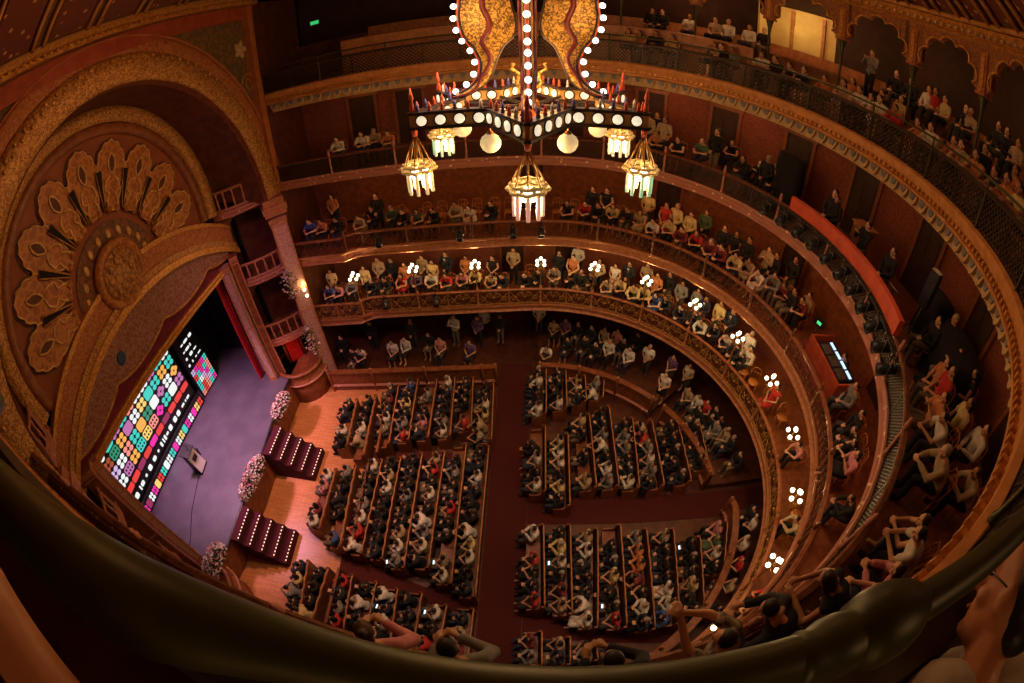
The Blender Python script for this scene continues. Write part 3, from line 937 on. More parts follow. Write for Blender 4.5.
    if sg > 0:
        light('POINT', (mid.x + 0.35, mid.y - 0.75, 2.5), 9, (1.0, 0.12, 0.08), 0.1)

# ---------------------------------------------------------------- stage
stage_m = mat('stage_floor_vinyl', (0.11, 0.09, 0.125), 0.42, color2=(0.085, 0.07, 0.10), scale=1.2)
front = [(-10.62, 0.6), (-10.6, 1.59), (-10.25, 3.4), (-10.22, 6.3), (-10.28, 7.9), (-10.55, 10.3), (-10.6, 12.6)]
b = MB(); b.prism([(-15.7, 0.2), (-15.7, 13.6), (-10.6, 13.6)] + front[::-1] + [(-10.62, 0.2)], ZS - 0.12, ZS, lambda u, v, h: (u, v, h))
structure(b.build('floor_stage', stage_m))
b = MB(); b.grid([[(x - 0.02, y, 0) for x, y in front], [(x - 0.02, y, ZS - 0.1) for x, y in front]], smooth=False)
structure(b.build('wall_stage_front', wood_mid))
b = MB(); b.tube([(x + 0.02, y, ZS - 0.05) for x, y in front], 0.06, 6); structure(b.build('trim_1', black_gloss))
b = MB()
b.box((-15.8, 6.9, 5.0), (0.1, 14.5, 9)); b.box((-13.8, 13.4, 5.0), (4.2, 0.1, 9)); b.box((-13.8, 0.3, 5.0), (4.2, 0.1, 9)); b.box((-13.8, 6.9, 9.6), (4.4, 14.5, 0.1))
structure(b.build('wall_backstage', black))
b = MB()
rows = []
for k in range(2):
    rows.append([(-12.1 + 0.07 * math.sin(i * 1.9), 11.35 + 0.05 * i, ZS + 0.02 + k * 6.6) for i in range(9)])
b.grid(rows)
tag(b.build('stage_curtain', mat('red_curtain', (0.62, 0.02, 0.03), 0.8)), 'narrow red curtain hanging at the far edge of the stage opening', 'curtain')
# ---------------------------------------------------------------- stage: screens, lectern, flowers, steps
LEDC = dict(t=(0.05, 0.62, 0.52), w=(0.85, 0.88, 0.86), r=(0.80, 0.05, 0.04), o=(0.95, 0.42, 0.08), p=(0.50, 0.16, 0.38), g=(0.03, 0.28, 0.15),
            m=(0.85, 0.03, 0.38), b=(0.36, 0.07, 0.03), y=(0.95, 0.62, 0.16), s=(0.92, 0.28, 0.22), d=(0.30, 0.03, 0.10), l=(0.62, 0.45, 0.72), k=(0.01, 0.012, 0.03))
LKEY = list(LEDC)
LMAT = [mat('screen_light_' + k, (0.02, 0.02, 0.02), 0.4, color2=(0.02, 0.02, 0.02), emit=LEDC[k], emit_w=0.02 if k == 'k' else 1.15) for k in LKEY]
def clover(b, y, z, w, h, key, kind, X):
    m = LKEY.index(key)
    def disc(cy, cz, ry, rz_, n=10, mm=m, lift=0.0):
        b.add([(X + lift, cy + ry * math.cos(2 * math.pi * i / n), cz + rz_ * math.sin(2 * math.pi * i / n)) for i in range(n)], [tuple(range(n))], mm)
    def sq(cy, cz, ry, rz_, mm=m, lift=0.0):
        c = 0.3
        P = []
        for sx, sz in ((1, 1), (-1, 1), (-1, -1), (1, -1)):
            q = [(sx, sz * (1 - c)), (sx * (1 - c), sz)]
            if sx * sz < 0: q = q[::-1]
            P += q
        b.add([(X + lift, cy + u * ry, cz + v * rz_) for u, v in P], [tuple(range(len(P)))], mm)
    if kind == 0:
        for sy in (-1, 1):
            for sz in (-1, 1): disc(y + sy * w * 0.245, z + sz * h * 0.245, w * 0.235, h * 0.235)
    elif kind == 1:
        sq(y, z, w * 0.48, h * 0.48)
    elif kind == 2:
        sq(y, z, w * 0.48, h * 0.48)
        for sy in (-1, 0, 1):
            for sz in (-1, 1): disc(y + sy * w * 0.27, z + sz * h * 0.2, w * 0.09, h * 0.12, 8, LKEY.index('k'), 0.004)
    elif kind == 3:
        for sy, sz in ((-1, 0), (1, 0), (0, -1), (0, 1)): disc(y + sy * w * 0.24, z + sz * h * 0.24, w * 0.24, h * 0.24)
        disc(y, z, w * 0.1, h * 0.1, 8, LKEY.index('k'), 0.004)
def glyphs(b, y0, y1, z, h, X, seed, key='w'):
    r = random.Random(seed); y = y0
    m = LKEY.index(key)
    while y < y1 - 0.12:
        w = r.choice([0.09, 0.14, 0.2, 0.26, 0.34])
        if y + w > y1: break
        hh = h * r.choice([0.5, 0.8, 1.0])
        n = 10
        b.add([(X, y + w / 2 + w / 2 * (abs(math.cos(t)) ** 0.5) * (1 if math.cos(t) > 0 else -1), z + hh / 2 * (abs(math.sin(t)) ** 0.6) * (1 if math.sin(t) > 0 else -1)) for t in [2 * math.pi * i / n + 0.2 for i in range(n)]], [tuple(range(n))], m)
        y += w + r.choice([0.05, 0.09, 0.2])
def screen(name, x, y0, y1, z0, z1, label):
    t = empty(name, (0, 0, 0), label=label, cat='screen')
    b = MB(); b.box((x - 0.08, (y0 + y1) / 2, (z0 + z1) / 2), (0.14, y1 - y0 + 0.06, z1 - z0 + 0.06))
    b.build('housing', black_gloss, t)
    return t
t = screen('led_screen', -14.95, 3.0, 9.65, 2.2, 7.2, 'large lit screen of bright patchwork tiles at the back of the stage')
b = MB(); r = random.Random(5)
rows_ = ['rrrdrmrdrr', 'ptwpotysmtw', 'woylwstogwp', 'totwbgopwyt', 'wptwwwtptsw', 'tpwottyowtl', 'wtpowtypgbw', 'owtwpslotwy', 'twoptwyotsw']
cw = 0.6
for j in range(9):
    for i in range(11):
        ch = rows_[j][(i * 1 + j) % len(rows_[j])]
        z = 2.95 + j * 0.5
        y = 3.02 + (i + 0.5) * cw
        kind = r.choice([0, 0, 0, 1, 3, 2]) if j else 1
        clover(b, y, z, cw * 0.96, (0.46 if j else 0.3), ch, kind, -14.94)
b.build('tile_display', LMAT, t)
b = MB(); b.box((-14.945, 6.32, 2.47), (0.004, 6.6, 0.4), m=LKEY.index('k')); glyphs(b, 3.1, 9.5, 2.47, 0.26, -14.935, 3); b.build('caption_lettering', LMAT, t)
t = screen('led_riser', -14.72, 2.75, 9.7, ZS + 0.01, 2.16, 'low strip of coloured light blocks along the foot of the big screen')
b = MB()
seq = 'twmdwmyrtwwtmwytmwmyr'
for i, ch in enumerate(seq):
    y = 2.85 + (i + 0.5) * 0.324
    clover(b, y, ZS + 0.32, 0.3, 0.42, ch, 0 if i % 3 else 1, -14.71)
b.build('tile_display', LMAT, t)
for (y0, y1, lab) in ((10.0, 11.35, 'narrow side screen with coloured tiles at the far end of the stage'), (1.2, 2.55, 'narrow side screen with coloured tiles at the near end of the stage')):
    t = screen('side_screen', -14.85, y0, y1, 1.6, 5.0, lab)
    b = MB()
    cols = 'srstmtrslttwlmsrtmtslmrmt'
    for j in range(5):
        for i in range(5):
            clover(b, y0 + (i + 0.5) * 0.27, 1.78 + j * 0.3, 0.27, 0.3, cols[(i + j * 5) % 25], 0, -14.84)
    b.build('tile_display', LMAT, t)
    for k in range(4):
        g = MB(); glyphs(g, y0 + 0.1 + 0.05 * k, y1 - 0.1, 3.4 + k * 0.34, 0.16, -14.84, 20 + k)
        for q in g.f:
            h = MB(); h.add([g.v[i] for i in q], [tuple(range(len(q)))], LKEY.index('w')); h.build('letter', LMAT, t)

white_panel = mat('white_panel', (0.75, 0.73, 0.72), 0.4, color2=(0.7, 0.68, 0.67), scale=3)
lec = empty('lectern', (-13.0, 6.35, ZS), math.radians(8), 'white fronted lectern with a dark top standing on the purple lit stage', 'lectern')
b = MB(); b.box((0, 0, 0.03), (0.5, 0.62, 0.06)); b.build('base', black_gloss, lec)
b = MB(); b.box((-0.05, 0, 0.58), (0.3, 0.5, 1.05)); b.build('body', black_gloss, lec)
b = MB(); b.box((0.15, 0, 0.6), (0.04, 0.58, 1.05), M=Matrix.Rotation(math.radians(-8), 3, 'Y')); b.build('front_panel', white_panel, lec)
b = MB(); b.box((0.175, 0, 0.72), (0.012, 0.3, 0.22), M=Matrix.Rotation(math.radians(-8), 3, 'Y')); b.build('emblem', black_gloss, lec)
b = MB(); b.box((-0.02, 0, 1.15), (0.46, 0.64, 0.05), M=Matrix.Rotation(math.radians(14), 3, 'Y')); b.build('reading_top', black_gloss, lec)
b = MB(); b.tube([(0.1, 0.05, 1.15), (0.12, 0.05, 1.35), (0.02, 0.05, 1.45)], 0.012, 6); b.ball((0.02, 0.05, 1.45), 0.025, 8); b.build('microphone', black, lec)
b = MB(); b.tube([(-12.9, 6.0, ZS + 0.012), (-12.7, 5.2, ZS + 0.012), (-12.5, 4.4, ZS + 0.012), (-12.0, 3.2, ZS + 0.012), (-11.9, 2.2, ZS + 0.012)], 0.014, 5)
tag(b.build('cable', black), 'thin black cable running over the stage from the lectern', 'cable')
b = MB(); b.box((-13.55, 6.75, ZS + 0.17), (0.45, 0.5, 0.3)); b.box((-13.55, 6.75, ZS + 0.34), (0.5, 0.55, 0.04))
tag(b.build('stage_stool', black_gloss), 'low dark stool on the stage behind the lectern', 'stool')

leaf_m = mat('flower_leaves', (0.06, 0.09, 0.035), 0.7, color2=(0.1, 0.11, 0.05), scale=14)
petal_w = mat('white_petals', (0.80, 0.70, 0.66), 0.7, color2=(0.70, 0.58, 0.54), scale=20)
petal_p = mat('pink_petals', (0.62, 0.28, 0.30), 0.7, color2=(0.48, 0.16, 0.2), scale=20)
def blossoms(b, n, gen, r, seed, mats=2):
    rr = random.Random(seed)
    for _ in range(n):
        p = gen(rr); a = rr.random() * 6.3; t = rr.random() * 1.2
        M = Euler((t, 0, a)).to_matrix()
        R_ = r * rr.uniform(0.7, 1.2); m = 0 if rr.random() < 0.68 else 1
        V = [Vector((0, 0, 0))]
        for k in range(10):
            th = k * math.pi / 5; q = R_ if k % 2 else R_ * 0.45
            V.append(Vector((q * math.cos(th), q * math.sin(th), R_ * 0.45)))
        V = [tuple(M @ v + Vector(p)) for v in V]
        b.add(V, [(0, k, k % 10 + 1) for k in range(1, 11)], m, False)
def foliage(b, n, gen, l, seed):
    rr = random.Random(seed)
    for _ in range(n):
        p = Vector(gen(rr)); M = Euler((rr.uniform(-1, 1), rr.uniform(-1, 1), rr.random() * 6.3)).to_matrix()
        b.add([tuple(p + M @ Vector(v)) for v in ((0, 0, 0), (l * 0.25, l * 0.4, 0.02), (0, l, 0), (-l * 0.25, l * 0.4, 0.02))], [(0, 1, 2, 3)], 0)
def flower_bank(x, y0, y1, z, wid, hgt, lab, seed):
    t = empty('flower_arrangement', (x, (y0 + y1) / 2, z), label=lab, cat='flowers')
    L = (y1 - y0) / 2
    def gen(rr, k=1.0):
        v = rr.uniform(-1, 1); a = rr.uniform(0, math.pi)
        e = math.sqrt(max(0, 1 - abs(v) ** 3)) * 0.85 + 0.15
        return (wid * math.cos(a) * e * k, v * L, 0.03 + hgt * math.sin(a) * e * k * (0.8 + 0.3 * rr.random()))
    b = MB(); foliage(b, int(420 * L), lambda r_: gen(r_, 0.9), 0.12, seed); o = b.build('foliage', leaf_m, t); o['kind'] = 'stuff'
    b = MB(); blossoms(b, int(420 * L), lambda r_: gen(r_, 1.0), 0.062, seed + 1); o = b.build('blossoms', [petal_w, petal_p], t); o['kind'] = 'stuff'
    b = MB(); b.box((0, 0, 0.05), (wid * 1.2, 2 * L * 0.92, 0.1)); b.build('trough', black, t)
flower_bank(-10.22, 9.2, 10.6, ZS, 0.3, 0.42, 'bank of white and pink flowers on stage edge below the red door', 3)
flower_bank(-10.12, 5.35, 7.35, ZS, 0.32, 0.45, 'long bank of white flowers on stage edge between the two stairs', 13)
flower_bank(-10.4, 2.0, 3.45, ZS, 0.34, 0.6, 'bank of white flowers on stage edge nearest the viewer', 23)
def garland(loc, h, w, lab, seed):
    t = empty('flower_garland', loc, label=lab, cat='flowers')
    def gen(rr):
        v = rr.random(); s_ = math.sin(v * math.pi) ** 0.6
        return (rr.gauss(0, 0.45) * w * s_, rr.gauss(0, 0.45) * w * s_, (v - 0.5) * h)
    b = MB(); foliage(b, 130, gen, 0.14, seed); o = b.build('foliage', leaf_m, t); o['kind'] = 'stuff'
    b = MB(); blossoms(b, 130, gen, 0.07, seed + 1); o = b.build('blossoms', [petal_w, petal_p], t); o['kind'] = 'stuff'
garland((-9.45, 12.7, 5.6), 1.3, 0.4, 'spray of pale flowers fixed high on the far patterned pilaster', 31)
garland((-9.42, 12.65, 2.75), 1.5, 0.38, 'spray of pale flowers low on the far pilaster by the red door', 41)

strip = mat('step_light', (0.9, 0.8, 0.6), 0.4, emit=(1.0, 0.72, 0.42), emit_w=1.0)
_b = MB(); _b.box((0, 0, 0), (0.035, 0.06, 0.016)); STEPL = _b.mesh('step_light', strip)
step_carpet = mat('stair_carpet', (0.065, 0.005, 0.014), 0.95, color2=(0.045, 0.003, 0.010), scale=30)
for (y0, y1, lab) in ((7.55, 8.95, 'dark red carpeted stage stairs with rows of lights, farther pair'), (3.8, 5.2, 'dark red carpeted stage stairs with rows of lights, nearer pair')):
    t = empty('stage_stairs', (-10.2, (y0 + y1) / 2, 0), label=lab, cat='stairs', group='carpeted stairs up to the stage')
    n = 5
    for k in range(n):
        h = ZS - 0.02 - k * ZS / (n + 0.2)
        b = MB(); b.box((0.19 + k * 0.36, 0, h / 2), (0.37, y1 - y0, h)); tr = b.build('tread', step_carpet, t)
        for i in range(9): place(STEPL, 'step_light', tr, (0.34 + k * 0.36, -0.58 + i * 0.145, h + 0.008))
# ---------------------------------------------------------------- lamps
globe_m = mat('lit_globe', (0.9, 0.85, 0.7), 0.4, emit=(0.97, 0.96, 0.68), emit_w=3.0)
bulb_m = mat('lit_bulb', (0.9, 0.9, 0.9), 0.4, emit=(1.0, 0.94, 0.86), emit_w=5.0)
bulb_warm = mat('warm_bulb', (0.9, 0.8, 0.6), 0.4, emit=(1.0, 0.88, 0.62), emit_w=0.85)
brass = mat('brass', (0.50, 0.27, 0.07), 0.3, 0.7, color2=(0.36, 0.17, 0.04), scale=8)
glass_w = mat('milk_glass', (0.85, 0.72, 0.45), 0.35, emit=(1.0, 0.74, 0.36), emit_w=0.45)

def lamp_mesh():
    p = MB(); p.lathe([(0.05, 0), (0.05, 0.06), (0.03, 0.1), (0.025, 0.9), (0.04, 0.95), (0.028, 1.0), (0.022, 1.75), (0.04, 1.8), (0.015, 1.86), (0.012, 2.05)], n=8)
    a = MB()
    for k in range(4):
        t = math.pi / 4 + k * math.pi / 2
        a.tube([(0, 0, 1.72), (0.10 * math.cos(t), 0.10 * math.sin(t), 1.66), (0.19 * math.cos(t), 0.19 * math.sin(t), 1.74), (0.19 * math.cos(t), 0.19 * math.sin(t), 1.83)], 0.013, 5)
    g = MB(); g.ball((0, 0, 0), 0.07, 12)
    return p.mesh('pole', brass), a.mesh('arms', brass), g.mesh('globe', globe_m)
LP, LA_, LG = lamp_mesh()
ORD = ['first', 'second', 'third', 'fourth', 'fifth', 'sixth', 'seventh', 'eighth', 'ninth', 'tenth', 'eleventh', 'twelfth', 'thirteenth', 'fourteenth', 'fifteenth', 'sixteenth', 'seventeenth', 'eighteenth', 'nineteenth', 'twentieth']
TENS = {2: 'twenty', 3: 'thirty', 4: 'forty', 5: 'fifty', 6: 'sixty'}
def ordinal(i):
    if i <= 20: return ORD[i - 1]
    if i % 10 == 0: return TENS[i // 10][:-1] + 'ieth'
    return TENS[i // 10] + '-' + ORD[i % 10 - 1]
vis = [s for s in POST_S if s < s_of(-60)]
for i, s in enumerate(vis):
    p, n = ring(s, -0.02 + step_in(s))
    t = empty('balcony_lamp', (p.x, p.y, Z2 + 0.06), math.atan2(n.y, n.x), '%s cluster lamp from the stage on the lit balcony railing' % ordinal(i + 1), 'lamp', 'cluster lamps on the first balcony railing')
    place(LP, 'pole', t); place(LA_, 'arms', t)
    for k in range(4):
        a = math.pi / 4 + k * math.pi / 2
        place(LG, 'globe', t, (0.19 * math.cos(a), 0.19 * math.sin(a), 1.93))
    place(LG, 'globe', t, (0, 0, 2.13))
    light('POINT', (0.0, 0, 2.45), 56, (1.0, 0.62, 0.25), 0.12, parent=t, name='globe_light')
t = empty('wall_lamp', (-9.12, 13.05, 5.1), 0, 'bright globe bracket lamp on the end of lit balcony beside the pilaster', 'lamp')
b = MB(); b.tube([(-0.2, 0.2, -0.2), (0, 0, -0.25), (0, 0, -0.08)], 0.02, 6); b.build('bracket', brass, t)
place(LG, 'globe', t, (0, 0, 0)); place(LG, 'globe', t, (0.1, -0.1, -0.22))
light('POINT', (0.1, -0.05, 0.25), 14, (1.0, 0.62, 0.22), 0.1, parent=t, name='globe_light')

# ---------------------------------------------------------------- the great star chandelier
cx, cy = -0.12, 7.3
ch = empty('chandelier', (cx, cy, 0), 0, 'huge star shaped moorish chandelier of gilded scroll plates and bulbs', 'chandelier')
ch_gold = mat('chandelier_gold', (0.13, 0.075, 0.02), 0.4, 0.2, color2=(0.62, 0.38, 0.08), scale=12, pattern='scroll', bump=0.3)
ch_black = mat('chandelier_dark', (0.03, 0.018, 0.02), 0.4)
ch_red = mat('chandelier_red', (0.72, 0.13, 0.05), 0.4)
ch_yellow = mat('chandelier_beam', (0.60, 0.38, 0.10), 0.4, 0.2, color2=(0.42, 0.24, 0.06), scale=10)
ch_blue = mat('finial_blue', (0.10, 0.12, 0.40), 0.3)
ch_white = mat('finial_white', (0.75, 0.72, 0.65), 0.3)
BULB = MB(); BULB.ball((0, 0, 0), 0.052, 10); BULBM = BULB.mesh('bulb', bulb_m)
ZB0, ZB1 = 12.65, 12.88
outer = [(0.26, 16.6), (0.6, 16.3), (0.95, 15.5), (1.0, 14.6), (1.03, 14.29), (0.96, 13.95), (0.80, 13.71), (0.72, 13.45), (0.79, 13.2), (1.0, 13.01), (1.26, 12.92)]
inner = [(1.14, 12.90), (0.88, 13.00), (0.64, 13.20), (0.50, 13.56), (0.38, 13.80), (0.26, 13.90), (0.20, 14.15), (0.28, 14.6), (0.34, 15.3), (0.2, 15.9), (0.1, 16.5)]
def catmull(P, k=5):
    out = []
    for i in range(len(P) - 1):
        p0, p1, p2, p3 = [Vector(P[max(0, min(len(P) - 1, j))]) for j in (i - 1, i, i + 1, i + 2)]
        for t in np.linspace(0, 1, k, endpoint=False):
            out.append(tuple(0.5 * ((2 * p1) + (p2 - p0) * t + (2 * p0 - 5 * p1 + 4 * p2 - p3) * t * t + (3 * p1 - p0 - 3 * p2 + p3) * t ** 3)))
    return out + [tuple(P[-1])]
oc, ic = catmull(outer), catmull(inner)
n_ = 44
def resample(C, n):
    L = [0]
    for a, b_ in zip(C, C[1:]): L.append(L[-1] + math.dist(a, b_))
    return [(float(np.interp(t, L, [c[0] for c in C])), float(np.interp(t, L, [c[1] for c in C]))) for t in np.linspace(0, L[-1], n)]
oc, ic = resample(oc, n_), resample(ic[::-1], n_)
pl = MB()
for y in (-0.05, 0.05):
    pl.grid([[(o[0] * (1 - t) + i_[0] * t, y * (1 + 0.6 * math.sin(t * math.pi)), o[1] * (1 - t) + i_[1] * t) for t in (0, 0.25, 0.5, 0.75, 1)] for o, i_ in zip(oc, ic)], m=0, smooth=True)
PLATEM = pl.mesh('scroll_plate', ch_gold)
ed = MB()
ed.tube([(r, 0, z) for r, z in oc], 0.05, 6, m=0); ed.tube([(r, 0, z) for r, z in ic], 0.036, 6, m=0)
EDM = ed.mesh('dark_edge', ch_black)
er = MB(); er.tube([(r + 0.05, 0, z) for r, z in oc], 0.028, 6); ERM = er.mesh('red_edge', ch_red)
mid_ = [((o[0] * 0.52 + i_[0] * 0.48) + 0.05 * math.sin(k * 0.9), (o[1] * 0.52 + i_[1] * 0.48)) for k, (o, i_) in enumerate(zip(oc, ic))]
sm = MB()
for y in (-0.085, 0.085):
    sm.tube([(r, y, z) for r, z in mid_], [0.05 * (0.4 + 0.6 * min(1, i / 10, (n_ - 1 - i) / 16)) for i in range(n_)], 6)
SMM = sm.mesh('dark_seam', mat('chandelier_maroon', (0.14, 0.02, 0.02), 0.4))
for k in range(4):
    h = empty('scroll_arm', (0, 0, 0), k * math.pi / 2, parent=ch)
    place(PLATEM, 'scroll_plate', h); place(EDM, 'dark_edge', h); place(ERM, 'red_edge', h); place(SMM, 'dark_seam', h)
    for q in resample(oc, 21)[3:-1]:
        place(BULBM, 'bulb', h, (q[0] + 0.12, 0, q[1] + 0.02))
RS = 1.92
tips = [(RS * math.cos(a), RS * math.sin(a)) for a in [-math.pi / 2 + k * math.pi / 3 for k in range(6)]]
nots = [(RS / math.sqrt(3) * math.cos(a), RS / math.sqrt(3) * math.sin(a)) for a in [-math.pi / 2 + math.pi / 6 + k * math.pi / 3 for k in range(6)]]
star = [p for pr in zip(tips, nots) for p in pr]
disc = MB()
disc.lathe([(0.002, -0.085), (0.075, -0.075), (0.078, -0.05), (0.078, 0.05), (0.075, 0.075), (0.002, 0.085)], n=12, axis='Y', m=0)
disc.lathe([(0.078, -0.06), (0.1, -0.06), (0.1, 0.06), (0.078, 0.06)], n=14, axis='Y', m=1)
DISCM = disc.mesh('bulb', [bulb_warm, ch_black])
FIN = []
for m_ in (ch_red, ch_blue, ch_white):
    b = MB(); b.lathe([(0.025, 0), (0.034, 0.02), (0.02, 0.045), (0.028, 0.075), (0.004, 0.15)], n=8); FIN.append(b.mesh('finial', m_))
for k in range(12):
    a, c = Vector(star[k]), Vector(star[(k + 1) % 12])
    rz = math.atan2((c - a).y, (c - a).x); mid = (a + c) / 2; L = (c - a).length
    bm_ = empty('star_beam', (mid.x, mid.y, 0), rz, parent=ch)
    b = MB(); b.box((0, 0, (ZB0 + ZB1) / 2), (L + 0.06, 0.1, ZB1 - ZB0), m=0)
    for z in (ZB0, ZB1): b.box((0, 0, z), (L + 0.1, 0.15, 0.045), m=1)
    b.build('beam', [ch_yellow, ch_black], bm_)
    for i in range(4):
        place(DISCM, 'bulb', bm_, (-L / 2 + L * (i + 0.5) / 4, 0, (ZB0 + ZB1) / 2))
    for i in range(6):
        place(FIN[(0, 1, 0, 2, 1, 0)[(i + k) % 6]], 'finial', bm_, (-L / 2 + L * (i + 0.4) / 6, 0, ZB1 + 0.02))
tints = [(1.0, 0.42, 0.30), (0.30, 0.8, 0.40), (1.0, 0.8, 0.45), (0.4, 0.9, 0.5), (0.35, 0.8, 0.42), (1.0, 0.66, 0.26)]
core = mat('pendant_core', (0.9, 0.85, 0.7), 0.4, emit=(1.0, 0.88, 0.62), emit_w=9.0)
filigree = mat('pendant_filigree', (0.75, 0.55, 0.2), 0.4, 0.3, color2=(0.45, 0.28, 0.08), scale=16, pattern='scroll', emit=(1.0, 0.62, 0.2), emit_w=0.12)
for k, (x, y) in enumerate(tips):
    pd = empty('pendant_lamp', (x, y, 0), 0, parent=ch)
    b = MB(); b.lathe([(0.04, 12.52), (0.05, 12.6), (0.036, 12.9), (0.045, 12.95), (0.024, 13.08), (0.04, 13.12), (0.004, 13.28)], n=8); b.build('tip_post', ch_red, pd)
    b = MB()
    for i in range(8):
        t = i * math.pi / 4
        b.tube([(0.02 * math.cos(t), 0.02 * math.sin(t), 12.52), (0.22 * math.cos(t), 0.22 * math.sin(t), 12.06)], 0.010, 4)
    b.tube([(0, 0, 12.52), (0, 0, 12.0)], 0.016, 5)
    b.build('rods', brass, pd)
    b = MB()
    for zz, r_ in ((12.06, 0.21), (12.0, 0.25), (11.96, 0.19)): b.tube([(r_ * (1 + 0.10 * math.cos(8 * t)) * math.cos(t), r_ * (1 + 0.10 * math.cos(8 * t)) * math.sin(t), zz) for t in np.linspace(0, 2 * math.pi, 49)[:-1]], 0.028, 5, closed=True)
    for i in range(8):
        t = i * math.pi / 4 + 0.39
        b.ball((0.19 * math.cos(t), 0.19 * math.sin(t), 12.05), 0.045, 6)
    b.build('basket', filigree, pd)
    b = MB(); b.lathe([(0.002, 11.80), (0.11, 11.84), (0.15, 11.93), (0.15, 11.97), (0.002, 12.0)], n=12); b.build('lit_bowl', core, pd)
    gm = mat('glass_tube_%d' % k, (0.8, 0.8, 0.7), 0.15, emit=tints[k], emit_w=0.55, color2=(0.6, 0.6, 0.5))
    b = MB(); b.lathe([(0.026, 0), (0.03, 0.1), (0.026, 0.34)], n=8); TM = b.mesh('glass_tube', gm)
    for i in range(8):
        t = i * math.pi / 4
        place(TM, 'glass_tube', pd, (0.185 * math.cos(t), 0.185 * math.sin(t), 11.60))
    light('POINT', (0, 0, 11.72), 48, (1.0, 0.58, 0.22), 0.12, parent=pd, name='pendant_light')
for k, (x, y) in enumerate(nots):
    b = MB(); b.tube([(x, y, ZB0), (x, y, ZB0 - 0.16)], 0.014, 5, m=1); b.ball((x, y, ZB0 - 0.30), 0.155, 14, m=0); b.lathe([(0.06, -0.02), (0.05, 0.03), (0.02, 0.05)], (x, y, ZB0 - 0.16), 8, m=1)
    b.build('milk_globe', [glass_w, brass], ch)
b = MB()
b.lathe([(0.03, 12.3), (0.10, 12.35), (0.06, 12.5), (0.14, 12.62), (0.10, 12.75), (0.05, 12.9), (0.045, 16.6), (0.03, 16.7), (0.03, 18.8)], n=10)
b.build('centre_stem', ch_red, ch)
b = MB()
for k in range(16):
    a = k * math.pi / 8
    b.tube([(0.04 * math.cos(a), 0.04 * math.sin(a), 12.95), (0.30 * math.cos(a), 0.30 * math.sin(a), 12.5)], 0.015, 5)
    b.ball((0.31 * math.cos(a), 0.31 * math.sin(a), 12.49), 0.03, 6)
b.build('rod_fan', brass, ch)
b = MB()
for x, y in nots: b.tube([(0, 0, 12.72), (x, y, 12.72)], 0.03, 6)
for x, y in tips: b.tube([(0, 0, 12.68), (x, y, 12.68)], 0.022, 6)
b.build('spokes', ch_black, ch)
b = MB()
for sg in (-1, 1):
    b.tube([(sg * 0.1, 0, 13.0), (sg * 0.2, 0, 13.12), (sg * 0.16, 0, 13.28), (sg * 0.28, 0, 13.36), (sg * 0.24, 0, 13.46)], 0.035, 6)
    b.tube([(0, sg * 0.1, 13.0), (0, sg * 0.2, 13.12), (0, sg * 0.16, 13.28), (0, sg * 0.28, 13.36), (0, sg * 0.24, 13.46)], 0.035, 6)
b.build('inner_scrolls', ch_gold, ch)
light('POINT', (0, 0, 13.4), 150, WARM, 0.5, parent=ch, name='bulb_light')
light('POINT', (0, -1.0, 12.2), 130, WARM, 0.3, parent=ch, name='bulb_light')
light('POINT', (0, 1.0, 12.2), 130, WARM, 0.3, parent=ch, name='bulb_light')
for k in range(4):
    a = math.pi / 4 + k * math.pi / 2
    light('POINT', (1.3 * math.cos(a), 1.3 * math.sin(a), 14.3), 75 if k in (0, 1) else 40, WARM, 0.25, parent=ch, name='bulb_light')
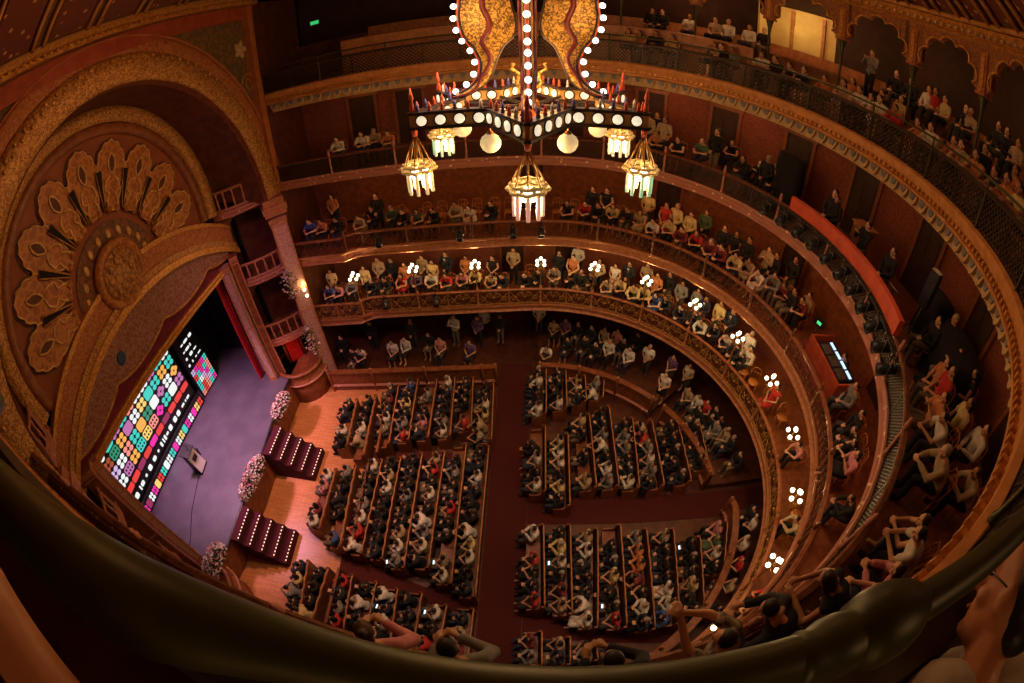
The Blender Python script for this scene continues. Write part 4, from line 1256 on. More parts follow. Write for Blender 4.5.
# ---------------------------------------------------------------- where people and pews are (metres)
PEOPLE = [
    (0, -8.79, 14.29, 1, 4, 1), (0, -8.40, 14.40, 1, 8, 0), (0, -7.80, 14.59, 1, 7, 0), (0, -6.91, 14.70, 1, 0, 0), (0, -6.33, 14.75, 1, 0, 0), (0, -5.63, 14.95, 1, 3, 1),
    (0, -5.01, 15.07, 1, 12, 0), (0, -4.35, 14.98, 1, 1, 0), (0, -3.72, 14.96, 1, 3, 0), (0, -3.08, 15.10, 1, 8, 1), (0, -2.56, 15.25, 1, 2, 1), (0, -1.88, 14.95, 1, 2, 1),
    (0, -1.44, 14.95, 1, 0, 0), (0, -0.53, 15.03, 1, 0, 1), (0, 0.03, 15.26, 1, 0, 0), (0, 0.68, 15.43, 1, 13, 1), (0, 1.33, 15.43, 1, 0, 0), (0, 1.76, 15.20, 0, 0, 0),
    (0, 2.17, 15.19, 1, 5, 0), (0, 2.77, 14.71, 1, 10, 1), (0, 3.35, 14.81, 1, 2, 0), (0, 3.80, 14.28, 1, 2, 1), (0, 4.24, 14.24, 1, 2, 0), (0, 4.60, 13.79, 1, 4, 1),
    (0, 4.99, 13.68, 1, 5, 0), (0, 5.47, 13.13, 1, 5, 0), (0, 5.96, 12.79, 1, 5, 0), (0, 6.11, 12.29, 1, 1, 0), (0, 6.64, 12.11, 1, 5, 0), (0, 6.94, 11.51, 1, 1, 1),
    (0, 7.10, 10.97, 1, 5, 0), (0, 7.62, 10.69, 0, 1, 0), (0, 8.05, 6.58, 1, 8, 0), (0, 8.02, 8.86, 0, 3, 1), (0, 7.22, 10.61, 1, 0, 0), (0, 7.10, 4.15, 1, 10, 0),
    (0, 5.32, 1.79, 1, 9, 1), (0, 5.73, 2.19, 1, 3, 0), (0, -8.81, 14.89, 3, 2, 1), (0, -7.25, 15.03, 3, 2, 1), (0, -6.77, 15.55, 3, 10, 0), (0, -6.19, 15.59, 3, 0, 0),
    (0, -5.48, 15.18, 3, 9, 0), (0, -4.85, 15.76, 3, 10, 0), (0, -4.30, 15.28, 3, 2, 1), (0, -3.82, 15.80, 3, 5, 0), (0, -2.96, 15.70, 3, 9, 1), (0, -1.85, 15.68, 3, 0, 1),
    (0, -1.01, 16.09, 3, 10, 0), (0, 0.89, 15.96, 3, 0, 1), (0, 1.44, 15.56, 3, 9, 1), (0, 1.74, 16.53, 3, 1, 0), (0, 2.53, 15.49, 3, 10, 1), (0, 3.16, 15.22, 3, 1, 1),
    (0, 3.76, 15.34, 3, 5, 0), (0, 4.50, 15.24, 3, 10, 0), (0, 4.77, 14.52, 3, 9, 0), (0, 5.29, 14.56, 3, 0, 1), (0, 5.71, 14.03, 3, 7, 1), (0, 6.27, 13.61, 3, 7, 0),
    (0, 6.48, 13.17, 3, 5, 0), (0, 6.93, 12.69, 3, 2, 0), (0, 7.31, 12.29, 3, 5, 0), (0, 7.63, 11.02, 3, 1, 0), (1, -8.81, 14.29, 1, 4, 1), (1, -8.31, 14.33, 1, 9, 1),
    (1, -7.68, 14.38, 1, 0, 0), (1, -6.72, 14.47, 1, 10, 0), (1, -6.33, 14.95, 1, 0, 0), (1, -5.54, 14.99, 1, 6, 0), (1, -5.01, 14.65, 1, 0, 0), (1, -4.44, 14.67, 1, 6, 1),
    (1, -3.86, 14.72, 1, 0, 0), (1, -3.02, 14.98, 1, 10, 0), (1, -2.51, 14.83, 1, 1, 1), (1, -1.74, 15.09, 1, 0, 0), (1, 1.07, 15.12, 1, 0, 1), (1, 1.74, 15.26, 1, 3, 0),
    (1, 2.20, 15.03, 1, 0, 1), (1, 2.77, 15.09, 1, 2, 1), (1, 3.23, 14.71, 1, 0, 0), (1, 3.68, 14.51, 1, 10, 1), (1, 4.07, 14.02, 1, 1, 0), (1, 4.69, 14.00, 1, 2, 0),
    (1, 5.01, 13.51, 1, 11, 0), (1, 5.49, 13.22, 1, 3, 1), (1, 5.83, 12.64, 1, 11, 0), (1, 6.10, 12.30, 1, 11, 0), (1, 6.48, 11.82, 1, 2, 0), (1, 6.94, 11.64, 1, 10, 1),
    (1, 7.01, 11.00, 1, 1, 1), (1, 7.54, 10.78, 1, 7, 0), (1, 7.73, 10.36, 1, 11, 0), (1, 8.02, 9.56, 1, 11, 0), (1, 7.36, 4.75, 1, 0, 0), (1, 7.22, 4.43, 1, 0, 1),
    (1, 8.04, 5.98, 0, 7, 0), (1, 7.82, 5.15, 0, 0, 0), (1, 7.03, 4.02, 2, 8, 1), (1, 6.45, 3.06, 1, 0, 0), (1, 7.90, 9.94, 2, 0, 0), (1, -8.31, 15.71, 3, 9, 1),
    (1, -6.11, 15.12, 3, 0, 0), (1, 2.05, 15.53, 3, 0, 0), (1, 2.57, 15.49, 3, 0, 1), (1, 4.12, 15.15, 3, 2, 0), (1, 4.61, 14.40, 3, 3, 1), (1, 4.97, 14.24, 3, 2, 0),
    (1, 5.40, 13.83, 3, 2, 0), (1, 6.11, 14.12, 3, 6, 1), (1, 6.38, 12.90, 3, 0, 0), (1, 6.73, 12.58, 3, 0, 1), (1, 7.00, 12.11, 3, 0, 0), (1, 7.61, 11.67, 4, 10, 0),
    (1, 7.83, 11.46, 3, 0, 0), (1, 8.38, 11.06, 3, 0, 1), (1, 8.43, 9.79, 0, 10, 0), (2, -7.02, 14.54, 1, 1, 0), (2, -6.08, 14.63, 1, 1, 1), (2, -5.74, 15.02, 1, 10, 0),
    (2, -5.13, 14.71, 1, 9, 0), (2, 3.92, 14.36, 1, 9, 1), (2, 4.52, 13.85, 1, 0, 1), (2, 5.37, 13.86, 1, 6, 0), (2, 6.65, 14.20, 1, 0, 1), (2, 6.29, 12.45, 1, 0, 1),
    (2, 6.81, 12.22, 2, 0, 0), (2, 6.99, 11.48, 1, 0, 1), (2, 7.90, 12.73, 0, 10, 1), (2, 7.12, 3.35, 0, 3, 0), (2, 7.28, 3.64, 0, 9, 1), (2, 6.20, 2.56, 1, 1, 0),
    (2, 5.62, 1.93, 1, 10, 0), (2, 8.08, 3.89, 2, 13, 1), (2, 8.12, 3.33, 0, 0, 1), (2, 7.18, 2.67, 0, 2, 1), (2, 7.25, 2.09, 0, 1, 0), (2, 6.31, 1.45, 1, 10, 0),
    (2, 8.08, 4.79, 0, 0, 0), (2, 8.78, 4.82, 0, 0, 0), (2, 6.46, 2.89, 2, 9, 1), (2, 4.38, 0.95, 1, 1, 0), (2, 3.84, 0.64, 1, 8, 1), (2, 3.48, 0.46, 1, 8, 1),
    (2, 4.60, 1.10, 1, 0, 1), (2, 3.70, 14.83, 3, 10, 0), (2, 4.10, 15.16, 3, 0, 0), (2, 4.11, 14.15, 3, 10, 1), (2, 5.68, 13.40, 3, 0, 0), (2, 6.73, 11.63, 3, 0, 0),
    (2, 7.64, 9.22, 3, 0, 0), (2, 7.67, 9.10, 3, 0, 0), (2, 7.84, 7.81, 4, 0, 1), (2, 7.81, 6.66, 3, 0, 0), (6, -8.97, 14.28, 0, 0, 0), (6, -8.13, 13.49, 0, 0, 0),
    (6, -7.77, 13.76, 1, 1, 1), (6, -7.54, 14.79, 3, 0, 0), (6, -6.34, 14.00, 0, 1, 1), (6, -5.79, 14.27, 0, 1, 1), (6, -5.60, 14.89, 3, 0, 0), (6, -4.80, 14.63, 0, 0, 1),
    (6, -4.18, 14.24, 0, 8, 1), (6, -3.66, 15.19, 4, 1, 0), (6, -2.62, 15.21, 3, 12, 0), (6, -2.36, 15.78, 3, 1, 0), (6, -2.84, 14.08, 0, 12, 1), (6, -1.65, 15.44, 3, 0, 0),
    (6, 0.10, 16.11, 3, 1, 0), (6, 0.77, 15.63, 0, 10, 1), (6, 1.31, 15.64, 0, 12, 1), (6, 1.85, 15.44, 0, 0, 0), (6, 2.46, 15.25, 0, 5, 0), (6, 3.03, 15.06, 0, 10, 1),
    (6, 3.61, 14.94, 0, 8, 0), (6, 2.09, 14.44, 0, 0, 0), (6, 2.54, 14.13, 0, 0, 1), (6, 3.17, 14.27, 0, 1, 0), (6, 3.80, 14.34, 0, 0, 0), (6, 3.99, 13.78, 0, 1, 1),
    (6, 4.51, 14.82, 0, 0, 0), (6, 0.49, 14.15, 1, 1, 0), (6, 1.35, 14.42, 0, 0, 1), (6, 4.74, 13.48, 3, 1, 0), (6, 5.70, 12.89, 3, 12, 0), (6, 6.32, 12.42, 3, 1, 1),
    (6, 5.14, 11.87, 3, 1, 1), (6, 6.20, 11.53, 0, 10, 1), (6, 6.55, 11.15, 0, 1, 1), (6, 6.81, 10.78, 0, 3, 1), (6, 7.09, 10.46, 0, 0, 0), (6, 7.23, 10.00, 0, 0, 0),
    (6, 7.33, 9.41, 0, 10, 0), (6, 7.45, 9.02, 0, 0, 0), (6, 7.55, 8.28, 0, 0, 0), (6, 6.99, 9.77, 0, 7, 1), (6, 6.82, 10.12, 0, 0, 0), (6, 6.40, 10.53, 0, 0, 1),
    (6, 6.08, 9.83, 0, 0, 0), (6, 7.31, 5.81, 3, 0, 0), (6, 7.32, 5.44, 3, 1, 0), (6, 7.02, 4.86, 0, 1, 0), (6, 6.71, 4.16, 0, 3, 0), (6, 6.28, 3.43, 0, 10, 0),
    (6, 5.67, 2.64, 0, 0, 1), (3, 2.90, 14.94, 1, 2, 1), (3, 3.24, 14.82, 1, 9, 1), (3, 3.71, 14.61, 1, 0, 0), (3, 4.20, 14.35, 1, 2, 0), (3, 5.30, 13.59, 2, 10, 1),
    (3, 5.50, 13.42, 1, 0, 0), (3, 5.78, 13.17, 1, 7, 0), (3, 6.43, 12.45, 1, 1, 0), (3, 6.70, 12.09, 1, 0, 0), (3, 6.98, 11.69, 1, 0, 1), (3, 7.23, 11.25, 1, 0, 1),
    (3, 7.54, 10.62, 1, 9, 0), (3, 7.77, 10.02, 1, 10, 1), (3, 7.93, 9.49, 1, 1, 0), (3, 8.03, 9.08, 1, 1, 0), (3, 8.09, 8.80, 1, 1, 1), (3, 8.16, 8.25, 1, 3, 0),
    (3, 8.20, 7.41, 1, 9, 1), (3, 8.18, 6.94, 1, 1, 0), (3, 8.08, 6.09, 1, 9, 0), (3, 8.03, 5.83, 1, 10, 1), (3, 7.90, 5.29, 1, 9, 1), (3, 7.67, 4.59, 1, 0, 1),
    (3, 7.49, 4.16, 1, 9, 0), (3, 7.28, 3.73, 1, 2, 0), (5, 4.06, 16.53, 0, 0, 1), (5, 4.39, 16.39, 0, 0, 0), (5, 5.27, 15.92, 0, 1, 0), (5, 6.05, 15.41, 0, 10, 0),
    (5, 6.42, 15.13, 0, 1, 0), (5, 7.00, 14.62, 0, 1, 1), (5, 7.38, 14.25, 0, 0, 0), (4, 8.53, 10.57, 0, 9, 1), (5, 9.47, 10.93, 4, 7, 0), (4, 8.84, 9.56, 0, 5, 0),
    (4, 8.98, 8.88, 0, 2, 1), (5, 10.01, 8.81, 0, 1, 0), (5, 10.07, 8.20, 0, 2, 0), (5, 10.04, 8.57, 0, 3, 1), (5, 10.10, 7.41, 0, 0, 0), (5, 10.10, 7.25, 0, 10, 0),
    (5, 9.97, 5.85, 0, 0, 1), (5, 9.88, 5.40, 0, 10, 0), (5, 9.76, 10.02, 0, 0, 0), (5, 9.89, 9.47, 0, 0, 1), (5, 10.02, 6.18, 0, 0, 0), (4, 8.94, 5.77, 0, 0, 1),
    (4, 8.65, 4.65, 0, 9, 1)]
PEWS = [
    (0, -7.31, 11.12, -7.08, 8.85), (0, -6.53, 11.39, -6.28, 8.47), (0, -5.68, 12.00, -5.41, 9.10), (0, -4.91, 12.35, -4.69, 9.35), (0, -4.10, 12.38, -3.96, 9.50),
    (0, -3.36, 12.52, -3.15, 9.64), (0, -2.61, 12.55, -2.41, 10.05), (0, -1.75, 12.35, -1.62, 9.53), (1, -7.20, 7.68, -7.17, 5.24), (1, -6.46, 7.93, -6.24, 4.73),
    (1, -5.50, 8.30, -5.43, 4.59), (1, -4.81, 8.45, -4.71, 4.53), (1, -4.05, 8.69, -3.95, 4.31), (1, -3.24, 8.83, -3.18, 4.41), (1, -2.50, 9.22, -2.41, 3.96),
    (1, -1.68, 9.17, -1.65, 3.58), (2, -7.25, 3.90, -7.12, 2.10), (2, -6.47, 3.80, -6.63, 1.79), (2, -5.58, 3.72, -5.52, 1.82), (2, -4.74, 3.63, -4.79, 2.05),
    (2, -4.03, 3.50, -3.99, 1.67), (2, -3.26, 3.47, -3.30, 1.53), (2, -2.47, 3.15, -2.57, 1.51), (2, -1.67, 3.11, -1.70, 1.39), (3, 0.37, 13.23, 0.36, 10.81),
    (3, 1.18, 13.13, 1.16, 11.12), (3, 1.97, 12.79, 1.93, 11.44), (3, 2.74, 12.57, 2.62, 11.65), (4, 0.33, 10.15, 0.35, 7.41), (4, 1.16, 9.80, 1.16, 6.87),
    (4, 2.00, 10.73, 2.07, 7.57), (4, 2.80, 11.13, 2.85, 7.61), (4, 3.66, 10.53, 3.57, 7.52), (4, 4.42, 10.42, 4.47, 7.56), (4, 5.46, 10.39, 5.51, 7.66),
    (4, 6.37, 10.36, 6.34, 8.24), (5, 0.30, 6.09, 0.39, 3.31), (5, 1.15, 6.09, 1.19, 3.11), (5, 2.03, 5.93, 1.93, 2.63), (5, 2.78, 6.05, 2.79, 2.58),
    (5, 3.64, 5.86, 3.64, 2.43), (5, 4.56, 5.79, 4.42, 2.53), (5, 5.45, 5.41, 5.24, 2.61), (5, 6.56, 5.85, 6.09, 4.03), (6, 0.33, 2.47, 0.36, 1.41),
    (6, 1.14, 2.29, 1.15, 1.47), (6, 1.90, 2.07, 1.92, 1.57), (6, 2.71, 1.90, 2.73, 1.57)]
# ---------------------------------------------------------------- bodies, hair and clothes
SKIN = [mat('skin_%d' % i, c, 0.5, color2=tuple(v * 0.9 for v in c), scale=6) for i, c in enumerate([(0.60, 0.33, 0.20), (0.50, 0.26, 0.15), (0.68, 0.41, 0.27), (0.40, 0.19, 0.10)])]
HAIRM = [mat('hair_%d' % i, c, 0.5, color2=tuple(v * 0.7 for v in c), scale=20) for i, c in enumerate([(0.012, 0.009, 0.008), (0.03, 0.016, 0.01), (0.07, 0.03, 0.014), (0.30, 0.28, 0.26)])]
eye_m = mat('eye_dark', (0.02, 0.015, 0.012), 0.2)
lip_m = mat('lips', (0.35, 0.10, 0.08), 0.4)
CLOTH = dict(k=((0.014, 0.013, 0.015), 'black'), w=((0.70, 0.66, 0.60), 'white'), y=((0.66, 0.52, 0.24), 'cream yellow'), r=((0.50, 0.03, 0.03), 'red'), b=((0.05, 0.10, 0.32), 'blue'),
             n=((0.02, 0.024, 0.04), 'dark suit'), g=((0.09, 0.16, 0.09), 'green'), e=((0.22, 0.21, 0.21), 'grey'), p=((0.62, 0.24, 0.27), 'pink'), o=((0.55, 0.20, 0.07), 'orange'),
             t=((0.42, 0.31, 0.19), 'tan'), m=((0.20, 0.03, 0.035), 'maroon'), v=((0.15, 0.08, 0.20), 'purple'), f=((0.40, 0.33, 0.25), 'patterned'))
CM = {k: mat('cloth_' + v[1].replace(' ', '_'), v[0], 0.85, color2=tuple(min(1, c * 0.75) for c in v[0]) if k != 'f' else (0.05, 0.045, 0.045), scale=16 if k == 'f' else 9) for k, v in CLOTH.items()}
TROU = [mat('trousers_%d' % i, c, 0.85, color2=tuple(v * 0.8 for v in c), scale=9) for i, c in enumerate([(0.015, 0.014, 0.017), (0.03, 0.035, 0.06), (0.16, 0.12, 0.08), (0.05, 0.05, 0.055)])]

def V3(*a): return Vector(a)
def capsule(b, p0, p1, r0, r1, n=10):
    p0, p1 = Vector(p0), Vector(p1)
    d = (p1 - p0); L = d.length; t = d / L if L > 1e-6 else Vector((0, 0, 1))
    pts, rr = [], []
    for a in (-90, -60, -30, 0):
        pts.append(p0 + t * r0 * math.sin(math.radians(a))); rr.append(max(0.001, r0 * math.cos(math.radians(a))))
    for a in (0, 30, 60, 90):
        pts.append(p1 + t * r1 * math.sin(math.radians(a))); rr.append(max(0.001, r1 * math.cos(math.radians(a))))
    b.tube(pts, rr, n)
def ell(b, c, r, M=None): b.ball(c, 1.0, 14, sc=r, M=M)

def fuse(b, name, mats, voxel=0.013, smooth=5, ratio=0.4):
    """one continuous skin over the collected volumes"""
    me = b.mesh(name + '_raw', mats)
    o = bpy.data.objects.new(name + '_raw', me); COL.objects.link(o)
    r = o.modifiers.new('r', 'REMESH'); r.mode = 'VOXEL'; r.voxel_size = voxel; r.use_smooth_shade = True
    if smooth:
        s = o.modifiers.new('s', 'SMOOTH'); s.iterations = smooth; s.factor = 0.5
    if ratio < 1:
        d = o.modifiers.new('d', 'DECIMATE'); d.ratio = ratio
    dg = bpy.context.evaluated_depsgraph_get()
    out = bpy.data.meshes.new_from_object(o.evaluated_get(dg))
    out.name = name
    bpy.data.objects.remove(o); bpy.data.meshes.remove(me)
    out.materials.clear()
    for m in (mats if isinstance(mats, list) else [mats]): out.materials.append(m)
    out.polygons.foreach_set('material_index', [0] * len(out.polygons))
    out.polygons.foreach_set('use_smooth', [True] * len(out.polygons))
    return out

def join_extra(me, b):
    """append small pieces (eyes, lips) to a body mesh, keeping their material slots"""
    n0 = len(me.vertices)
    v = [tuple(x.co) for x in me.vertices]; f = [tuple(p.vertices) for p in me.polygons]
    mi = [p.material_index for p in me.polygons]
    v += [tuple(p) for p in b.v]; f += [tuple(i + n0 for i in q) for q in b.f]; mi += b.m
    out = bpy.data.meshes.new(me.name)
    out.from_pydata(v, [], f)
    for m in me.materials: out.materials.append(m)
    out.polygons.foreach_set('material_index', mi)
    out.polygons.foreach_set('use_smooth', [True] * len(f))
    out.update()
    nm = me.name; bpy.data.meshes.remove(me); out.name = nm
    return out

def head_parts(b, H, Q):
    def q(*p): return Vector(H) + Q @ Vector(p)
    ell(b, q(-0.006, 0, 0.018), (0.084, 0.074, 0.098), Q)
    ell(b, q(0.024, 0, -0.048), (0.052, 0.053, 0.062), Q)
    capsule(b, q(0.07, 0, 0.022), q(0.096, 0, -0.018), 0.011, 0.015, 8)
    ell(b, q(0.048, 0, -0.046), (0.033, 0.034, 0.04), Q)
    ell(b, q(0.058, 0, -0.094), (0.022, 0.024, 0.017), Q)
    for sg in (-1, 1):
        capsule(b, q(0.068, sg * 0.014, 0.038), q(0.062, sg * 0.045, 0.036), 0.012, 0.010, 8)
        ell(b, q(-0.004, sg * 0.077, -0.004), (0.020, 0.012, 0.032), Q)
        ell(b, q(0.052, sg * 0.04, -0.022), (0.022, 0.02, 0.022), Q)
def face_bits(b, H, Q):
    def q(*p): return Vector(H) + Q @ Vector(p)
    for sg in (-1, 1): b.ball(q(0.074, sg * 0.030, 0.014), 1, 8, m=1, sc=(0.008, 0.015, 0.008), M=Q)
    b.ball(q(0.078, 0, -0.056), 1, 8, m=2, sc=(0.007, 0.022, 0.007), M=Q)
def hand(b, W, E, fold=0.6, up=Vector((0, 0, 1)), side=1):
    """palm, four bent fingers and a thumb at wrist W, coming from elbow E"""
    W, E = Vector(W), Vector(E)
    d = (W - E).normalized()
    lat = d.cross(up); lat = lat.normalized() if lat.length > 1e-3 else Vector((0, 1, 0))
    pal = lat.cross(d).normalized()
    c = W + d * 0.05
    capsule(b, W + d * 0.005, W + d * 0.075, 0.026, 0.03, 8)
    for k in range(4):
        o = lat * (k - 1.5) * 0.021
        L = (0.07, 0.08, 0.075, 0.058)[k]
        a = W + d * 0.085 + o
        m_ = a + d * L * 0.55 - pal * L * 0.25 * fold
        e = m_ + d * L * 0.35 * (1 - fold * 0.5) - pal * L * 0.5 * fold
        capsule(b, a, m_, 0.0105, 0.0098, 6); capsule(b, m_, e, 0.0098, 0.0085, 6)
    t0 = W + d * 0.03 + lat * -0.028 * side
    t1 = t0 + d * 0.04 - lat * 0.028 * side - pal * 0.012
    capsule(b, t0, t1, 0.013, 0.011, 6); capsule(b, t1, t1 + d * 0.028 - pal * 0.01, 0.011, 0.0095, 6)

def J(kind):
    sit = dict(P=(0, 0, 0.54), B=(0.0, 0, 0.72), C=(-0.01, 0, 0.88), N=(0.0, 0, 1.03), H=(0.03, 0, 1.155), S=(0.0, 0.185, 0.965), hip=(0.03, 0.095, 0.53), K=(0.45, 0.12, 0.53), A=(0.44, 0.12, 0.09), T=(0.60, 0.13, 0.04), tilt=8)
    if kind == 'sit': sit.update(E=(0.06, 0.25, 0.70), W=(0.28, 0.05, 0.64))
    if kind == 'lean': sit.update(B=(0.06, 0, 0.71), C=(0.15, 0, 0.85), N=(0.23, 0, 0.98), H=(0.30, 0, 1.095), S=(0.2, 0.185, 0.92), E=(0.36, 0.25, 0.74), W=(0.56, 0.07, 0.76), tilt=14)
    if kind == 'clap': sit.update(E=(0.12, 0.25, 0.74), W=(0.30, 0.045, 0.94))
    if kind in ('sit', 'lean', 'clap'): return sit
    st = dict(P=(0, 0, 0.92), B=(0.01, 0, 1.1), C=(0, 0, 1.26), N=(0.0, 0, 1.44), H=(0.03, 0, 1.565), S=(0.0, 0.19, 1.375), hip=(0, 0.09, 0.9), K=(0.03, 0.1, 0.5), A=(-0.01, 0.11, 0.09), T=(0.14, 0.13, 0.04), E=(0.03, 0.26, 1.10), W=(0.22, 0.05, 0.96), tilt=8)
    if kind == 'stand_clap': st.update(E=(0.14, 0.26, 1.14), W=(0.32, 0.045, 1.34))
    if kind == 'raise': st.update(B=(0.05, 0, 1.1), C=(0.12, 0, 1.25), N=(0.18, 0, 1.41), H=(0.23, 0, 1.52), S=(0.15, 0.19, 1.36), E=(0.42, 0.17, 1.40), W=(0.62, 0.03, 1.52), tilt=18)
    if kind == 'bend': st.update(B=(0.12, 0, 1.06), C=(0.26, 0, 1.16), N=(0.40, 0, 1.27), H=(0.52, 0, 1.33), S=(0.36, 0.19, 1.22), E=(0.42, 0.30, 0.98), W=(0.66, 0.10, 0.97), tilt=42)
    return st

def mir(p, s): return (p[0], p[1] * s, p[2])
def body_volumes(b, j, Q):
    head_parts(b, j['H'], Q)
    H = Vector(j['H'])
    capsule(b, j['N'], H + Q @ Vector((-0.015, 0, -0.05)), 0.052, 0.05)
    ell(b, j['P'], (0.115, 0.155, 0.10)); capsule(b, j['P'], j['B'], 0.115, 0.115); capsule(b, j['B'], j['C'], 0.115, 0.125)
    c = Vector(j['C'])
    capsule(b, c + V3(0, 0.06, 0.0), c + V3(0, -0.06, 0), 0.12, 0.12)
    capsule(b, Vector(j['N']) - V3(0, 0, 0.02), c + V3(0, 0, 0.04), 0.06, 0.10)
    for s in (-1, 1):
        S, E, W = (mir(j[k], s) for k in 'SEW')
        capsule(b, j['N'], S, 0.055, 0.058)
        capsule(b, S, E, 0.052, 0.042); capsule(b, E, W, 0.041, 0.029)
        hand(b, W, E, side=s)
        capsule(b, mir(j['hip'], s), mir(j['K'], s), 0.085, 0.058); capsule(b, mir(j['K'], s), mir(j['A'], s), 0.056, 0.038)
        capsule(b, mir(j['A'], s), mir(j['T'], s), 0.04, 0.032)
def top_volumes(b, j, sleeve):
    g = 0.014
    capsule(b, Vector(j['P']) + V3(0, 0.05, 0.03), Vector(j['P']) + V3(0, -0.05, 0.03), 0.115 + g, 0.115 + g)
    capsule(b, j['P'], j['B'], 0.118 + g, 0.118 + g); capsule(b, j['B'], j['C'], 0.12 + g, 0.13 + g)
    c = Vector(j['C'])
    capsule(b, c + V3(0, 0.065, 0.0), c + V3(0, -0.065, 0), 0.12 + g, 0.12 + g)
    capsule(b, Vector(j['N']) - V3(0, 0, 0.05), c + V3(0, 0, 0.03), 0.06 + g, 0.10 + g)
    for s in (-1, 1):
        S, E, W = (Vector(mir(j[k], s)) for k in 'SEW')
        capsule(b, Vector(j['N']) - V3(0, 0, 0.025), S, 0.052 + g, 0.058 + g)
        if sleeve == 'long':
            capsule(b, S, E, 0.055 + g, 0.047 + g); capsule(b, E, E.lerp(W, 0.9), 0.045 + g, 0.034 + g)
        elif sleeve == 'short':
            capsule(b, S, S.lerp(E, 0.6), 0.056 + g, 0.054 + g)
def bottom_volumes(b, j, kind):
    g = 0.013
    capsule(b, Vector(j['P']) + V3(0, 0.05, 0), Vector(j['P']) + V3(0, -0.05, 0), 0.11 + g, 0.11 + g)
    for s in (-1, 1):
        hp, K, A, T = (Vector(mir(j[k], s)) for k in ('hip', 'K', 'A', 'T'))
        if kind == 'trousers':
            capsule(b, hp, K, 0.088 + g, 0.064 + g); capsule(b, K, A, 0.062 + g, 0.05 + g)
            capsule(b, A + V3(0, 0, -0.015), T, 0.045 + g, 0.036 + g)
        else:
            capsule(b, hp, K, 0.10 + g, 0.085 + g)
            if K.z < 0.52 and hp.z > 0.7: capsule(b, hp, K + V3(0, s * 0.02, 0.05), 0.11 + g, 0.11 + g)
    if kind != 'trousers':
        capsule(b, j['hip'], Vector(j['K']) * 1.0, 0.1, 0.085); capsule(b, mir(j['K'], 0.3), mir(j['hip'], 0.3), 0.085, 0.1)
def hair_mesh(kind):
    b = MB()
    ell(b, (-0.028, 0, 0.032), (0.087, 0.084, 0.096))
    if kind == 'long':
        ell(b, (-0.065, 0, -0.10), (0.045, 0.085, 0.17))
        for s in (-1, 1): capsule(b, (-0.01, s * 0.075, 0.0), (-0.03, s * 0.085, -0.2), 0.024, 0.03)
    if kind == 'bun':
        ell(b, (-0.115, 0, 0.06), (0.042, 0.042, 0.04)); ell(b, (-0.06, 0, -0.05), (0.045, 0.06, 0.05))
    return fuse(b, 'hair', HAIRM[0], 0.012, 3, 0.5)
HAIR = {k: hair_mesh(k) for k in ('short', 'long', 'bun')}
POSES = ('sit', 'lean', 'clap', 'stand', 'stand_clap', 'raise', 'bend')
BODY, TOPS, BOT, JT, QT = {}, {}, {}, {}, {}
for k in POSES:
    j = J(k); JT[k] = j
    Q = Matrix.Rotation(math.radians(j['tilt']), 3, 'Y'); QT[k] = Q
    b = MB(); body_volumes(b, j, Q)
    me = fuse(b, 'person', [SKIN[0], eye_m, lip_m], 0.0115, 3, 0.42)
    fb = MB(); face_bits(fb, j['H'], Q)
    BODY[k] = join_extra(me, fb)
    for sl in ('long', 'short', 'none'):
        b = MB(); top_volumes(b, j, sl); TOPS[k, sl] = fuse(b, 'shirt', CM['k'], 0.016, 4, 0.4)
    for bt in ('trousers', 'skirt'):
        key = (('sit' if k in ('sit', 'lean', 'clap') else k), bt)
        if key not in BOT:
            b = MB(); bottom_volumes(b, j, bt); BOT[key] = fuse(b, bt, TROU[0], 0.017, 4, 0.4)
b = MB(); b.prism([(-0.035, 0.10), (0.035, 0.10), (0.045, 0.06), (0.0, -0.16), (-0.045, 0.06)], 0, 0.012, lambda u, v, h: (h, u, v))
b.box((0.014, 0, -0.03), (0.008, 0.03, 0.16), m=1)
SHIRTF = b.mesh('shirt_front', [CM['w'], CM['k']])

